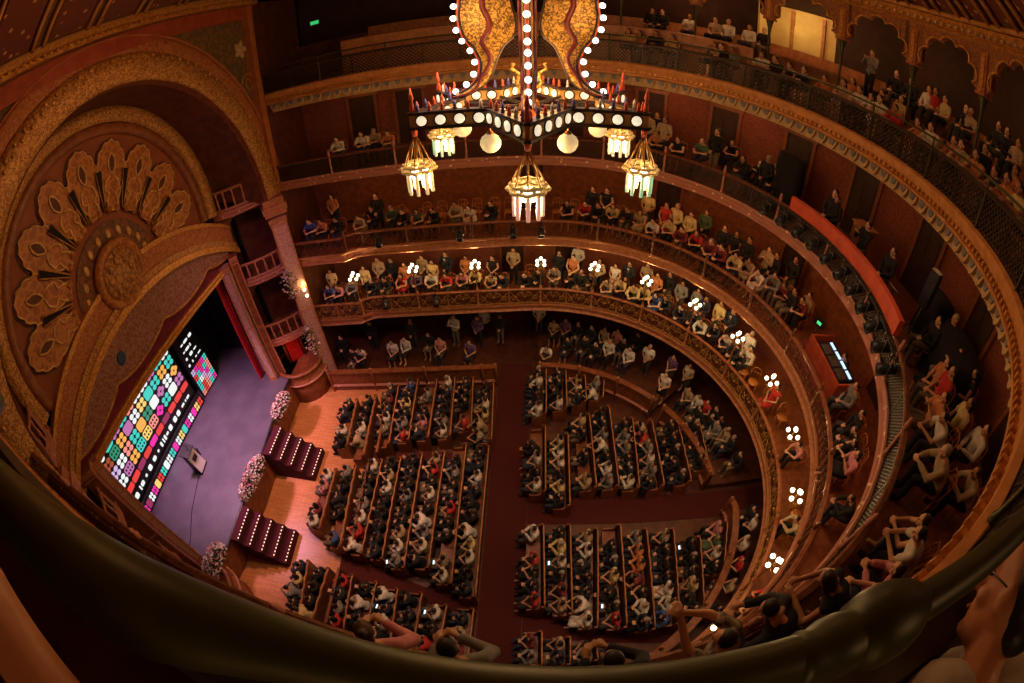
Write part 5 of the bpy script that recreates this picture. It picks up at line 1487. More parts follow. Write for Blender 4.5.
def setm(o, m, slot=0):
    o.material_slots[slot].link = 'OBJECT'; o.material_slots[slot].material = m
PR = random.Random(21)
def person(x, y, z, face, pose, col, hair, label, group=None, at_head=True, scale=1.0, skin=None, hairm=None, loc_only=False):
    """x, y: where the head is; face: heading in radians"""
    j = JT[pose]
    hx = j['H'][0] * scale if at_head else 0
    sc = scale
    o = bpy.data.objects.new('person', BODY[pose]); COL.objects.link(o)
    o.location = (x - hx * math.cos(face), y - hx * math.sin(face), z); o.rotation_euler = (0, 0, face)
    o.scale = (sc, sc, sc)
    setm(o, SKIN[PR.choices([0, 1, 2, 3], [5, 5, 3, 2])[0] if skin is None else skin])
    tag(o, label, 'person', group)
    fem = hair == 'f'
    h = bpy.data.objects.new('hair', HAIR[PR.choice(['long', 'long', 'bun']) if fem else 'short']); COL.objects.link(h); h.parent = o
    h.location = j['H']; h.rotation_euler = QT[pose].to_euler()
    setm(h, HAIRM[hairm if hairm is not None else (PR.choices([0, 1, 2], [5, 4, 1])[0] if fem else PR.choices([0, 1, 3], [6, 3, 1.5])[0])])
    sl = 'long' if col in 'nke' else PR.choice(['long', 'short', 'short'])
    if fem and PR.random() < 0.5: sl = 'none' if col not in 'n' else 'long'
    t = bpy.data.objects.new({'n': 'jacket'}.get(col, 'top'), TOPS[pose, sl]); COL.objects.link(t); t.parent = o
    setm(t, CM[col])
    bt = 'skirt' if fem and PR.random() < 0.6 else 'trousers'
    q = bpy.data.objects.new(bt, BOT[('sit' if pose in ('sit', 'lean', 'clap') else pose), bt]); COL.objects.link(q); q.parent = o
    setm(q, CM[col] if bt == 'skirt' and sl == 'none' else TROU[PR.choices([0, 1, 2, 3], [6, 3, 1.5, 2])[0]])
    if col == 'n':
        s = bpy.data.objects.new('shirt_front', SHIRTF); COL.objects.link(s); s.parent = o
        c, N = Vector(j['C']), Vector(j['N'])
        d = (N - c).normalized(); a = math.atan2(d.x, d.z)
        s.location = c + V3(0.125 * math.cos(a), 0, 0.045 - 0.125 * math.sin(a)); s.rotation_euler = (0, a, 0)
    return o

def desc(col, hair):
    w = CLOTH[col][1]
    return ('dark suit' if col == 'n' else w + (' dress' if hair == 'f' and col in 'rpfbov' else ' top'))

# ---------------------------------------------------------------- audience on the tiers
TIERS = {'B': (Z2, 'lamp-lit balcony'), 'C': (Z3, 'second balcony'), 'D': (Z4, 'mesh-railed third balcony'), 'G': (ZG, 'top gallery'), 'H': (13.05, 'top gallery'), 'I': (13.75, 'top gallery')}
POSE = {'s': 'sit', 'l': 'lean', 'c': 'clap', 'S': 'stand', 'C': 'stand_clap', 'L': 'bend', 'R': 'raise'}
def along(x, y):
    if x < -0.37: return (LS - (-0.37 - x)) if y > CY else LS + LA + (-0.37 - x)
    return s_of(math.degrees(math.atan2(y - CY, x - CX)))
rowsP = {}
for (t, x, y, c0, c1, c2) in PEOPLE:
    t = 'BCDGHIP'[t]; c = 'slcSCLR'[c0] + 'kwyrbngepotmvf'[c1] + 'mf'[c2]
    key = (t, 'rail' if (t in 'BC' and c[0] in 'slc') else ('standing' if t in 'BC' else 'row'))
    rowsP.setdefault(key, []).append((along(x, y), x, y, c))
CROWD = []                                              # people too many to be single objects
def face_dir(x, y, k=0.35):
    n = Vector((CX - x, CY - y)) if x > -0.4 else Vector((0.1, CY - y))
    n = n.normalized(); st = (Vector((-11.5, 7.1)) - Vector((x, y))).normalized()
    d = n * (1 - k) + st * k
    return math.atan2(d.y, d.x)
chair_spots = []
for (t, kind), L in rowsP.items():
    L.sort()
    for i, (s, x, y, c) in enumerate(L):
        f = face_dir(x, y, 0.3 if y > 10 else 0.2) + PR.uniform(-0.15, 0.15)
        if t == 'P':
            CROWD.append((x, y, 0.35, f, POSE[c[0]], c[1], c[2])); continue
        z, nm = TIERS[t]
        act = {'s': 'seated', 'l': 'leaning forward', 'c': 'clapping', 'S': 'standing', 'C': 'clapping on foot'}[c[0]]
        rn = {'rail': 'rail row', 'standing': 'standing row', 'row': {'D': 'whole tier', 'G': 'front row', 'H': 'middle row', 'I': 'back row'}.get(t, '')}[kind]
        lab = 'person in %s %s, %s from stage, %s, %s' % (desc(c[1], c[2]), act, ordinal(i + 1), rn, nm)
        person(x, y, z + 0.0, f, POSE[c[0]], c[1], c[2], lab, 'audience on the ' + nm, scale=PR.uniform(0.95, 1.05))
        if c[0] in 'slc':
            hx = JT[POSE[c[0]]]['H'][0]
            chair_spots.append((t, x - hx * math.cos(f), y - hx * math.sin(f), z, f, desc(c[1], c[2]), ordinal(i + 1), nm, rn))

# bentwood chairs
chair_wood = mat('bentwood', (0.50, 0.20, 0.05), 0.35, color2=(0.38, 0.13, 0.03), scale=7)
def chair_meshes():
    s = MB(); s.lathe([(0.002, 0.43), (0.2, 0.43), (0.21, 0.445), (0.2, 0.46), (0.002, 0.455)], n=14)
    bk = MB(); bk.tube([(-0.17, -0.18, 0.44), (-0.2, -0.19, 0.75), (-0.22, -0.14, 0.90), (-0.23, 0, 0.93), (-0.22, 0.14, 0.90), (-0.2, 0.19, 0.75), (-0.17, 0.18, 0.44)], 0.018, 6)
    bk.tube([(-0.2, -0.18, 0.7), (-0.225, 0, 0.72), (-0.2, 0.18, 0.7)], 0.013, 5)
    for y in (-0.06, 0.06): bk.tube([(-0.18, y, 0.45), (-0.225, y, 0.92)], 0.009, 5)
    l = MB(); l.tube([(0, 0, 0), (0.01, 0, 0.44)], [0.014, 0.019], 6)
    return s.mesh('seat', chair_wood), bk.mesh('backrest', chair_wood), l.mesh('leg', chair_wood)
CH = chair_meshes()
def chair(x, y, z, f, label, group):
    t = empty('bentwood_chair', (x, y, z), f, label, 'chair', group)
    place(CH[0], 'seat', t); place(CH[1], 'backrest', t)
    for a in (-1, 1):
        for c_ in (-1, 1): place(CH[2], 'leg', t, (a * 0.15, c_ * 0.15, 0))
for (t, x, y, z, f, dsc, o_, nm, rn) in chair_spots:
    if t in 'BCD':
        chair(x, y, z, f, 'bentwood chair under the %s person from stage in %s, %s' % (o_, rn, nm), 'chairs under the audience on the ' + nm)
for i, (x, y) in enumerate([(-5.3, 15.45), (-4.3, 15.6), (-3.7, 15.65), (-2.9, 15.75), (-2.35, 15.8), (-1.65, 15.85), (-1.1, 15.85), (0.75, 15.85), (1.4, 15.75), (3.2, 15.3)]):
    chair(x, y, Z3, face_dir(x, y, 0.1), 'empty orange wooden chair behind second balcony audience, %s from the stage' % ordinal(i + 1), 'empty chairs at the back of the second balcony')
for i, (x, y) in enumerate([(-0.3, 15.9), (7.45, 10.35), (7.68, 9.85), (7.95, 8.95), (8.3, 8.2), (7.6, 4.55)]):
    chair(x, y, Z2, face_dir(x, y, 0.1) + 0.4 * i, 'empty orange wooden chair on the lamp-lit balcony, %s from the stage' % ordinal(i + 1), 'empty chairs on the lamp-lit balcony')
# gallery benches
bench_n = 0
for (d, z, a, c, lab) in ((1.02, ZG, s_x(-2), s_of(-55), 'long curved wooden bench of the front row in the top gallery'), (1.98, 13.05, s_of(60), s_of(-50), 'long curved wooden bench of the middle row in the top gallery'), (2.98, 13.75, s_x(-6), s_of(-50), 'long curved wooden bench of the back row in the top gallery')):
    t = empty('gallery_bench', label=lab, cat='bench')
    b = MB(); sweep(b, [(d - 0.2, z + 0.40), (d + 0.2, z + 0.40), (d + 0.2, z + 0.45), (d - 0.2, z + 0.45)], a, c); b.build('seat', wood_light, t)
    b = MB(); sweep(b, [(d + 0.19, z + 0.02), (d + 0.23, z + 0.02), (d + 0.26, z + 0.8), (d + 0.22, z + 0.8)], a, c); b.build('backrest', wood_light, t)

# ---------------------------------------------------------------- pews of the stalls and their people
BLK = {'A': 'far front block', 'B': 'middle front block', 'C': 'near front block', 'D': 'far rear corner block', 'E': 'far rear block', 'F': 'near rear block', 'G': 'near rear corner block'}
stall_people = []
cnt = {}
for (k, x0, y0, x1, y1) in PEWS:
    k = 'ABCDEFG'[k]
    cnt[k] = cnt.get(k, 0) + 1; idx = cnt[k]
    a, c = Vector((x0, y0)), Vector((x1, y1)); L = (c - a).length
    n = max(2, int(round(L / 0.5))); u = (c - a) / L
    rz = math.atan2(u.y, u.x) + math.pi / 2                  # local +y runs to the far end, local -x to the stage
    mid = (a + c) / 2
    ang = math.atan2(-u.y, -u.x) - math.pi / 2
    t = empty('theatre_pew', (mid.x, mid.y, 0.02), ang, 'long wooden pew with scalloped back, %s from the front in the %s' % (ordinal(idx), BLK[k]), 'pew', 'pews in the ' + BLK[k])
    front_pair = k in 'ABC' and idx <= 2
    b = MB(); m = 5 * n + 1
    topz = [0.90 + 0.06 * abs(math.sin(math.pi * i / 5)) for i in range(m)]
    ys = [-L / 2 + L * i / (m - 1) for i in range(m)]
    th = 0.09 if front_pair else 0.035
    b.grid([[(0.0 - th / 2, y, 0.12), (-0.0 - th / 2 + 0.05, y, z), (th / 2 + 0.05, y, z), (th / 2 + 0.02, y, 0.12)] for y, z in zip(ys, topz)], smooth=False)
    b.build('backrest', wood_dark if not front_pair else wood_mid, t)
    b = MB(); b.tube([(0.05, y, z + 0.012) for y, z in zip(ys, topz)], 0.028, 5); b.build('top_rail', wood_light, t)
    b = MB(); b.box((-0.27, 0, 0.42), (0.44, L, 0.06)); b.box((-0.08, 0, 0.25), (0.05, L, 0.34)); b.build('seat', wood_mid, t)
    for sg in (-1, 1):
        b = MB(); b.prism([(0.06, 0), (0.06, 0.95), (-0.04, 0.92), (-0.12, 0.64), (-0.46, 0.6), (-0.5, 0.5), (-0.46, 0)], -0.025, 0.025, lambda p, q, h: (p, sg * (L / 2 + 0.03) + h, q)); b.build('end_panel', wood_mid, t)
    rr = random.Random(100 + idx * 7 + ord(k))
    for i in range(n):
        if rr.random() < 0.06: continue
        p = a + u * (L * (i + 0.5) / n)
        fwd = Vector((-u.y, u.x)) if -u.y < 0 else Vector((u.y, -u.x))
        p = p + fwd * 0.24
        col = rr.choices('knwetrpbygmof', [36, 13, 21, 6, 8, 4, 3, 2, 5, 1, 2, 1, 2])[0]
        fem = rr.random() < (0.25 if col in 'ne' else 0.5)
        stall_people.append((p.length, p.x, p.y, math.atan2(fwd.y, fwd.x) + rr.uniform(-0.2, 0.2), rr.choices(['sit', 'lean', 'clap'], [6, 1.2, 2.6])[0], col, 'f' if fem else 'm', i + 1, idx, k))
stall_people.sort(key=lambda q: {'F': 0, 'C': 0, 'B': 1, 'G': 0, 'E': 2, 'A': 3, 'D': 3}[q[9]] * 100 + q[0])
LIMIT = 96
for n_, (dist, x, y, f, pose, col, hair, i, idx, k) in enumerate(stall_people):
    if n_ < LIMIT:
        lab = 'person in %s, %s seat from far end, %s pew, %s' % (desc(col, hair), ordinal(i), ordinal(idx), BLK[k])
        person(x, y, 0.02, f, pose, col, hair, lab, 'audience in the pews', at_head=False, scale=PR.uniform(0.95, 1.04))
    else:
        CROWD.append((x, y, 0.02, f, pose, col, hair))

# everyone else in the stalls and the ground floor boxes, as one crowd
def arrays(me, ratio):
    o = bpy.data.objects.new('t', me); COL.objects.link(o)
    d = o.modifiers.new('d', 'DECIMATE'); d.ratio = ratio
    mm = bpy.data.meshes.new_from_object(o.evaluated_get(bpy.context.evaluated_depsgraph_get()))
    bpy.data.objects.remove(o)
    mm.calc_loop_triangles()
    v = np.zeros(len(mm.vertices) * 3, np.float32); mm.vertices.foreach_get('co', v)
    f = np.zeros(len(mm.loop_triangles) * 3, np.int32); mm.loop_triangles.foreach_get('vertices', f)
    bpy.data.meshes.remove(mm)
    return v.reshape(-1, 3), f.reshape(-1, 3)
CA = {}
def get(me, ratio):
    if me.name not in CA: CA[me.name] = arrays(me, ratio)
    return CA[me.name]
cm_list = SKIN + HAIRM + [CM[k] for k in CLOTH] + TROU
VV, FF, MI = [], [], []
off = 0
def addc(me, M, mi, ratio):
    global off
    v, f = get(me, ratio)
    VV.append((v @ np.array(M.to_3x3()).T + np.array(M.translation)).astype(np.float32)); FF.append(f + off); MI.append(np.full(len(f), mi, np.int32)); off += len(v)
CR = random.Random(77)
for (x, y, z, f, pose, col, hair) in CROWD:
    M = Matrix.Translation((x, y, z)) @ Matrix.Rotation(f, 4, 'Z') @ Matrix.Scale(CR.uniform(0.95, 1.04), 4)
    j = JT[pose]
    addc(BODY[pose], M, CR.randrange(4), 0.35)
    addc(HAIR[CR.choice(['long', 'bun']) if hair == 'f' else 'short'], M @ Matrix.Translation(j['H']) @ QT[pose].to_4x4(), 4 + CR.choice([0, 0, 1, 1, 3 if hair == 'm' else 2]), 0.4)
    sl = 'long' if col in 'nke' else CR.choice(['long', 'short', 'none' if hair == 'f' else 'short'])
    addc(TOPS[pose, sl], M, 8 + list(CLOTH).index(col), 0.4)
    bt = 'skirt' if hair == 'f' and CR.random() < 0.6 else 'trousers'
    addc(BOT[('sit' if pose in ('sit', 'lean', 'clap') else pose), bt], M, 8 + len(CLOTH) + CR.choice([0, 0, 1, 2, 3]), 0.35)
VV, FF, MI = np.concatenate(VV), np.concatenate(FF), np.concatenate(MI)
me = bpy.data.meshes.new('crowd')
me.vertices.add(len(VV)); me.vertices.foreach_set('co', VV.ravel())
me.loops.add(len(FF) * 3); me.loops.foreach_set('vertex_index', FF.ravel().astype(np.int32))
me.polygons.add(len(FF)); me.polygons.foreach_set('loop_start', np.arange(0, len(FF) * 3, 3, dtype=np.int32)); me.polygons.foreach_set('loop_total', np.full(len(FF), 3, np.int32))
for m in cm_list: me.materials.append(m)
me.polygons.foreach_set('material_index', MI)
me.polygons.foreach_set('use_smooth', np.ones(len(FF), bool))
me.update(calc_edges=True); me.validate()
cr = bpy.data.objects.new('crowd', me); COL.objects.link(cr)
tag(cr, 'rest of the audience seated in the stalls and ground floor boxes', 'crowd', kind='stuff')
# ---------------------------------------------------------------- ground floor boxes: parapets
def lean_in(s):
    if s < LS: return -0.35
    if s > LS + LA: return 0.15
    a = A0 - (s - LS) / R0
    if a > 0: return -0.35 * math.sin(a)
    return 0.72 * min(1, -a / 0.15) * (1 if a > -1.05 else max(0.21, 1 - (-a - 1.05) / 0.5 * 0.79))
def parapet(a, c, lab, m=wood_mid, d=-1.05):
    t = empty('box_parapet', label=lab, cat='parapet')
    b = MB(); sweep(b, [(d, 0.0), (d, 1.08), (d + 0.12, 1.08), (d + 0.12, 0.0)], a, c, step=0.3, shift=lean_in); b.build('panel', m, t)
    b = MB(); sweep(b, [(d - 0.06, 0.28), (d - 0.09, 0.34), (d - 0.03, 0.40), (d, 0.40), (d, 0.28)], a, c, step=0.3, shift=lean_in); b.build('moulding', fascia_pink, t)
    b = MB(); sweep(b, [(d - 0.07, 1.06), (d - 0.07, 1.13), (d + 0.18, 1.13), (d + 0.18, 1.06)], a, c, step=0.3, shift=lean_in); b.build('ledge', wood_mid, t)
    b = MB(); sweep(b, [(d + 0.14, 0.0), (d + 0.14, 0.35), (d + 3.8, 0.35), (d + 3.8, 0.0)], a, c, step=0.3, shift=lean_in); b.build('box_floor', wood_dark, t)
    for s in ([a + 0.05, c - 0.05] + [q for q in POST_S if a + 0.6 < q < c - 0.6]):
        p, n = ring(s, d - 0.03 + lean_in(s))
        b = MB(); b.lathe([(0.06, 0), (0.06, 1.1), (0.075, 1.15), (0.04, 1.25), (0.07, 1.32), (0.005, 1.4)], n=8); b.build('post', fascia_m, t, (p.x, p.y, 0))
    return t
parapet(0.2, s_x(-1.75), 'carved parapet of the ground floor boxes between the stage and far entrance')
parapet(LS + 0.45, s_of(41), 'curved parapet of the ground floor boxes past the far entrance')
parapet(s_of(36), s_of(2.5), 'curved parapet of the ground floor boxes on the far side of the rear aisle')
parapet(s_of(-7), s_of(-93), 'curved parapet of the ground floor boxes on the near side of the rear aisle')
parapet(LS + LA + 1.4, LT - 0.3, 'parapet of the ground floor boxes below the viewer towards the stage')
# low partitions behind the front pairs of pews
for (x0, y0, x1, y1, lab) in ((-6.0, 11.9, -5.75, 8.6, 'dark wooden screen behind the two front pews of the far block'), (-5.95, 8.1, -5.8, 4.7, 'dark wooden screen behind the two front pews of the middle block'), (-6.05, 3.9, -6.1, 1.9, 'dark wooden screen behind the two front pews of the near block')):
    L = math.hypot(x1 - x0, y1 - y0)
    t = empty('pew_screen', ((x0 + x1) / 2, (y0 + y1) / 2, 0.02), math.atan2(y1 - y0, x1 - x0), lab, 'screen')
    b = MB(); b.box((0, 0, 0.45), (L, 0.05, 0.9)); b.build('panel', wood_dark, t)
    b = MB(); b.box((0, 0, 0.92), (L, 0.09, 0.05)); b.build('ledge', wood_mid, t)
# phones held up in the stalls
phone_m = mat('phone_screen', (0.1, 0.1, 0.1), 0.2, emit=(0.75, 0.9, 1.0), emit_w=1.6)
for i, (x, y, where) in enumerate(((-2.9, 4.45, 'near end of the middle front block'), (-3.45, 4.6, 'middle front block, beside another phone'), (-2.85, 3.0, 'near front block'), (0.95, 5.2, 'near rear block by the cross aisle'), (2.45, 3.2, 'near rear block, near its near end'), (5.2, 5.0, 'near rear block, beside the rear aisle'), (-5.0, 2.6, 'near front block, towards the stage'))):
    x, y, f_ = min(((q[1], q[2], q[3]) for q in stall_people[:LIMIT] if q[4] == 'sit'), key=lambda q: math.hypot(q[0] - x, q[1] - y))
    w_ = JT['sit']['W']
    t = empty('phone', (x + math.cos(f_) * (w_[0] + 0.1), y + math.sin(f_) * (w_[0] + 0.1), 0.02 + w_[2] + 0.03), f_, 'glowing phone held up in the ' + where, 'phone')
    b = MB(); b.box((0, 0, 0), (0.075, 0.15, 0.012), M=Matrix.Rotation(0.4, 3, 'Y')); b.build('case', black_gloss, t)
    b = MB(); b.box((0, 0, 0.008), (0.066, 0.138, 0.006), M=Matrix.Rotation(0.4, 3, 'Y')); b.build('lit_display', phone_m, t)

# ---------------------------------------------------------------- third balcony: stage lights, red board, console, speaker
steel = mat('dull_steel', (0.20, 0.18, 0.16), 0.4, 0.7, color2=(0.12, 0.11, 0.10), scale=12)
def spot_meshes():
    c = MB(); c.lathe([(0.07, -0.26), (0.10, -0.22), (0.105, 0.0), (0.12, 0.06), (0.125, 0.2), (0.11, 0.2), (0.10, 0.1), (0.002, 0.09)], n=12, axis='Y')
    y = MB(); y.tube([(-0.14, 0, 0), (-0.14, 0, 0.2), (0.14, 0, 0.2), (0.14, 0, 0)], 0.012, 5); y.tube([(0, 0, 0.2), (0, 0, 0.34)], 0.018, 5)
    k = MB(); k.box((0, 0, 0.34), (0.06, 0.08, 0.08)); k.box((0.04, 0.0, 0.34), (0.03, 0.03, 0.03))
    return c.mesh('can', black_gloss), y.mesh('yoke', steel), k.mesh('clamp', black_gloss)
SP = spot_meshes()
def stage_light(s, d, z, lab, group, tilt=0.5):
    p, n = ring(s, d)
    t = empty('stage_light', (p.x, p.y, z), math.atan2(n.y, n.x) + math.pi / 2, lab, 'spotlight', group)
    o = place(SP[0], 'can', t); o.rotation_euler = (-tilt, 0, 0)
    place(SP[1], 'yoke', t); place(SP[2], 'clamp', t)
t = empty('lighting_bar', label='black pipe carrying the stage lights along the third balcony front', cat='pipe')
b = MB(); b.tube([(*ring(s, -0.22)[0], 10.12) for s in s_samples(s_of(29), s_of(-30), 0.3)], 0.025, 6); b.build('pipe', black_gloss, t)
for i in range(11):
    dg = 27 - i * 5.4
    stage_light(s_of(dg), -0.22, 9.78, '%s black stage light from the far end of the row hung on third balcony' % ordinal(i + 1), 'stage lights on the third balcony', 0.3 + 0.1 * (i % 3))
for i, x in enumerate((-7.4, -6.1, -4.0)):
    stage_light(s_x(x), -0.18, 3.72, '%s small spotlight from the stage clamped on far lamp-lit balcony' % ordinal(i + 1), 'spotlights on the far lamp-lit balcony', 0.6)
for i, x in enumerate((-5.8, -2.8, -0.9, 0.1)):
    stage_light(s_x(x) if x < -0.4 else s_of(91), -0.18, 6.6, '%s small spotlight from the stage hung below second balcony railing' % ordinal(i + 1), 'spotlights on the far second balcony', 0.5)
b = MB(); sweep(b, [(-0.12, 10.16), (-0.12, 10.5), (0.0, 10.52), (0.0, 10.16)], s_of(21), s_of(-22), step=0.25)
for s_ in (s_of(21), s_of(-22)):
    q, n = ring(s_, -0.06); b.box((q.x, q.y, 10.34), (0.03, 0.13, 0.36), rz=math.atan2(n.y, n.x) + math.pi / 2)
tag(b.build('red_board', mat('red_board', (0.62, 0.085, 0.03), 0.5, color2=(0.5, 0.06, 0.022), scale=3)), 'long curved red board along the top of the third balcony railing', 'board')
# console desk on the second balcony
red_wood = mat('red_brown_panel', (0.42, 0.07, 0.03), 0.45, color2=(0.34, 0.05, 0.02), scale=4)
p, n = ring(s_of(-2), 0.75); rz = math.atan2(n.y, n.x)
t = empty('mixing_desk', (p.x, p.y, Z3), rz, 'sound mixing desk with bright blue-white strip in red wooden booth on second balcony', 'mixing desk')
b = MB(); b.box((-0.42, 0, 0.5), (0.05, 1.9, 1.0)); b.box((0, 0.95, 0.5), (0.9, 0.05, 1.0)); b.box((0, -0.95, 0.5), (0.9, 0.05, 1.0)); b.build('booth_panel', red_wood, t)
b = MB(); b.box((0, 0, 0.85), (0.7, 1.5, 0.12), M=Matrix.Rotation(math.radians(-6), 3, 'Y')); b.box((0.0, 0, 0.42), (0.5, 1.3, 0.8)); b.build('console', black_gloss, t)
scr = mat('console_screen', (0.02, 0.02, 0.02), 0.3, emit=(0.55, 0.75, 1.0), emit_w=1.5)
for i in range(4):
    b = MB(); b.box((0.2, -0.55 + i * 0.37, 0.945), (0.09, 0.3, 0.012), M=Matrix.Rotation(math.radians(-6), 3, 'Y')); b.build('screen_strip', scr, t)
for i in range(3):
    b = MB(); b.box((-0.08, -0.5 + i * 0.48, 0.925), (0.28, 0.4, 0.02), M=Matrix.Rotation(math.radians(-6), 3, 'Y')); b.build('fader_bank', steel, t)
p, n = ring(s_of(8), 0.9)
t = empty('monitor', (p.x, p.y, Z3 + 0.0), math.atan2(n.y, n.x) + 0.3, 'small screen with green light on a stand behind the mixing desk', 'monitor')
b = MB(); b.tube([(0, 0, 0), (0, 0, 0.95)], 0.02, 6); b.box((0, 0, 0.02), (0.3, 0.3, 0.03)); b.build('stand', black_gloss, t)
b = MB(); b.box((0, 0, 1.08), (0.04, 0.42, 0.28)); b.build('casing', black_gloss, t)
b = MB(); b.box((-0.023, 0, 1.08), (0.006, 0.16, 0.1)); b.build('lit_display', mat('green_screen', (0.02, 0.05, 0.02), 0.3, emit=(0.1, 0.9, 0.25), emit_w=1.0), t)
# desk operator
f = face_dir(8.1, 7.2, 0.5)
person(8.35, 7.15, Z3, f, 'lean', 'k', 'm', 'person in black seated behind the mixing desk on the second balcony', None)
# speaker on a stand and draped equipment on the third balcony
p, n = ring(s_of(-15), 0.95)
t = empty('loudspeaker', (p.x, p.y, Z4), math.atan2(n.y, n.x) + 0.5, 'tall black column loudspeaker on a stand on the third balcony', 'loudspeaker')
b = MB(); b.box((0, 0, 1.5), (0.24, 0.26, 0.85)); b.build('cabinet', black_gloss, t)
b = MB(); b.box((-0.125, 0, 1.5), (0.015, 0.22, 0.8)); b.build('grille', black_gloss, t)
b = MB(); b.tube([(0, 0, 0.3), (0, 0, 1.1)], 0.02, 6)
for k in range(3): b.tube([(0, 0, 0.55), (0.35 * math.cos(k * 2.1), 0.35 * math.sin(k * 2.1), 0.02)], 0.013, 5)
b.build('tripod', steel, t)
def draped(s, d, z, w, dp, h, lab):
    p, n = ring(s, d)
    t = empty('draped_equipment', (p.x, p.y, z), math.atan2(n.y, n.x), lab, 'drape')
    b = MB(); rr = random.Random(int(w * 100))
    rows_ = []
    for (k, zz) in ((1.12, 0.0), (1.05, h * 0.4), (1.0, h * 0.9), (0.9, h), (0.02, h + 0.03)):
        row = []
        for i in range(24):
            a = 2 * math.pi * i / 24; c = (abs(math.cos(a)) ** 0.5) * (1 if math.cos(a) > 0 else -1); s_ = (abs(math.sin(a)) ** 0.5) * (1 if math.sin(a) > 0 else -1)
            q = k * (1 + 0.05 * math.sin(i * 2.7))
            row.append((dp / 2 * c * q, w / 2 * s_ * q, zz))
        row.append(row[0]); rows_.append(row)
    b.grid(rows_); b.build('cover', black, t)
draped(s_of(28), 0.9, Z4, 0.9, 0.5, 1.9, 'tall black drape standing at the far end of the red board')
draped(s_of(-23), 1.7, Z4, 1.6, 1.0, 1.15, 'wide black draped equipment beside the loudspeaker on third balcony')
draped(s_of(-12), 1.9, Z4, 0.9, 0.6, 1.2, 'black draped box behind the loudspeaker on third balcony')
p, n = ring(s_of(7), 1.1)
t = empty('wooden_lectern', (p.x, p.y, Z4), math.atan2(n.y, n.x), 'wooden cabinet with papers on top behind the red board', 'cabinet')
b = MB(); b.box((0, 0, 0.6), (0.4, 0.6, 1.2)); b.build('body', wood_light, t)
for y in (-0.15, 0.15):
    b = MB(); b.box((-0.205, y, 0.6), (0.02, 0.26, 1.0)); b.build('door', wood_mid, t)
b = MB(); b.box((0, 0, 1.22), (0.5, 0.7, 0.04)); b.build('top', wood_light, t)
p, n = ring(s_of(-9), 0.6)
t = empty('script_stand', (p.x, p.y, Z4), math.atan2(n.y, n.x), 'small stand with lit yellowish papers in front of person in black', 'stand')
b = MB(); b.tube([(0, 0, 0), (0, 0, 0.8)], 0.02, 6); b.box((0, 0, 0.01), (0.25, 0.25, 0.02)); b.build('leg', black_gloss, t)
b = MB(); b.box((0, 0, 0.84), (0.28, 0.42, 0.02), M=Matrix.Rotation(0.4, 3, 'Y')); b.build('tray', black_gloss, t)
b = MB(); b.box((-0.004, 0, 0.856), (0.2, 0.3, 0.006), M=Matrix.Rotation(0.4, 3, 'Y')); b.build('paper', mat('lit_paper', (0.8, 0.75, 0.5), 0.6), t)

# ---------------------------------------------------------------- lit doorway and sign of the gallery
p, n = ring(s_of(39), 4.35); rz = math.atan2(n.y, n.x) - math.pi / 2
DOORN[0] += 1
t = empty('door_%d' % DOORN[0], (p.x, p.y, 14.0), rz, kind='structure')
b = MB(); b.box((0, 0.2, 1.0), (2.6, 0.06, 2.4)); b.box((-1.3, -0.4, 1.0), (0.08, 1.2, 2.4)); b.build('lit_wall', cream, t)
b = MB(); b.box((0.2, 0.12, 0.75), (1.1, 0.05, 1.5)); b.build('door_leaf', cream, t)
b = MB(); b.box((-0.4, 0.1, 1.0), (0.12, 0.1, 2.2)); b.box((0.82, 0.1, 1.0), (0.12, 0.1, 2.2)); b.build('door_frame', wood_light, t)
q = ring(s_of(39), 3.6)[0]
light('POINT', (q.x, q.y, 15.7), 26, (1.0, 0.72, 0.22), 0.15, name='lobby_light')
t = empty('exit_sign', (-7.6, 15.4, 15.15), math.radians(-8), 'small glowing green sign high in the far end of top gallery', 'sign')
b = MB(); b.box((0, 0, 0), (0.42, 0.08, 0.2)); b.build('casing', black_gloss, t)
b = MB(); b.box((0, -0.045, 0), (0.36, 0.01, 0.14)); b.build('lit_face', mat('green_sign', (0.0, 0.2, 0.05), 0.4, emit=(0.05, 0.7, 0.18), emit_w=0.8), t)

# unseen fill lights added under the balconies and above the gallery rows
for dg in (80, 62, 44, 26, 8, -10, -28, -46):
    p, n = ring(s_of(dg), 0.7); light('POINT', (p.x, p.y, Z4 - 0.75), 18, AMBER, 0.15)
    if dg < 70:
        p, n = ring(s_of(dg), 1.6); light('POINT', (p.x, p.y, 12.0), 30 if dg > 40 else 8, AMBER, 0.15)
for x in (-1.5, -4.0, -6.5):
    p, n = ring(s_x(x), 0.8); light('POINT', (p.x, p.y, Z4 - 0.75), 16, AMBER, 0.15); 
    p, n = ring(s_x(x), 1.6); light('POINT', (p.x, p.y, 12.0), 10, AMBER, 0.15)
for dg in (50, 20, -10, -40):
    p, n = ring(s_of(dg), 0.2); light('POINT', (p.x, p.y, 2.5), 8, (1.0, 0.6, 0.35), 0.2)
for dg in (60, 36, 14, -8, -30):
    p, n = ring(s_of(dg), 2.6); light('POINT', (p.x, p.y, 16.2), 70 if dg > 30 else 26, AMBER, 0.2)

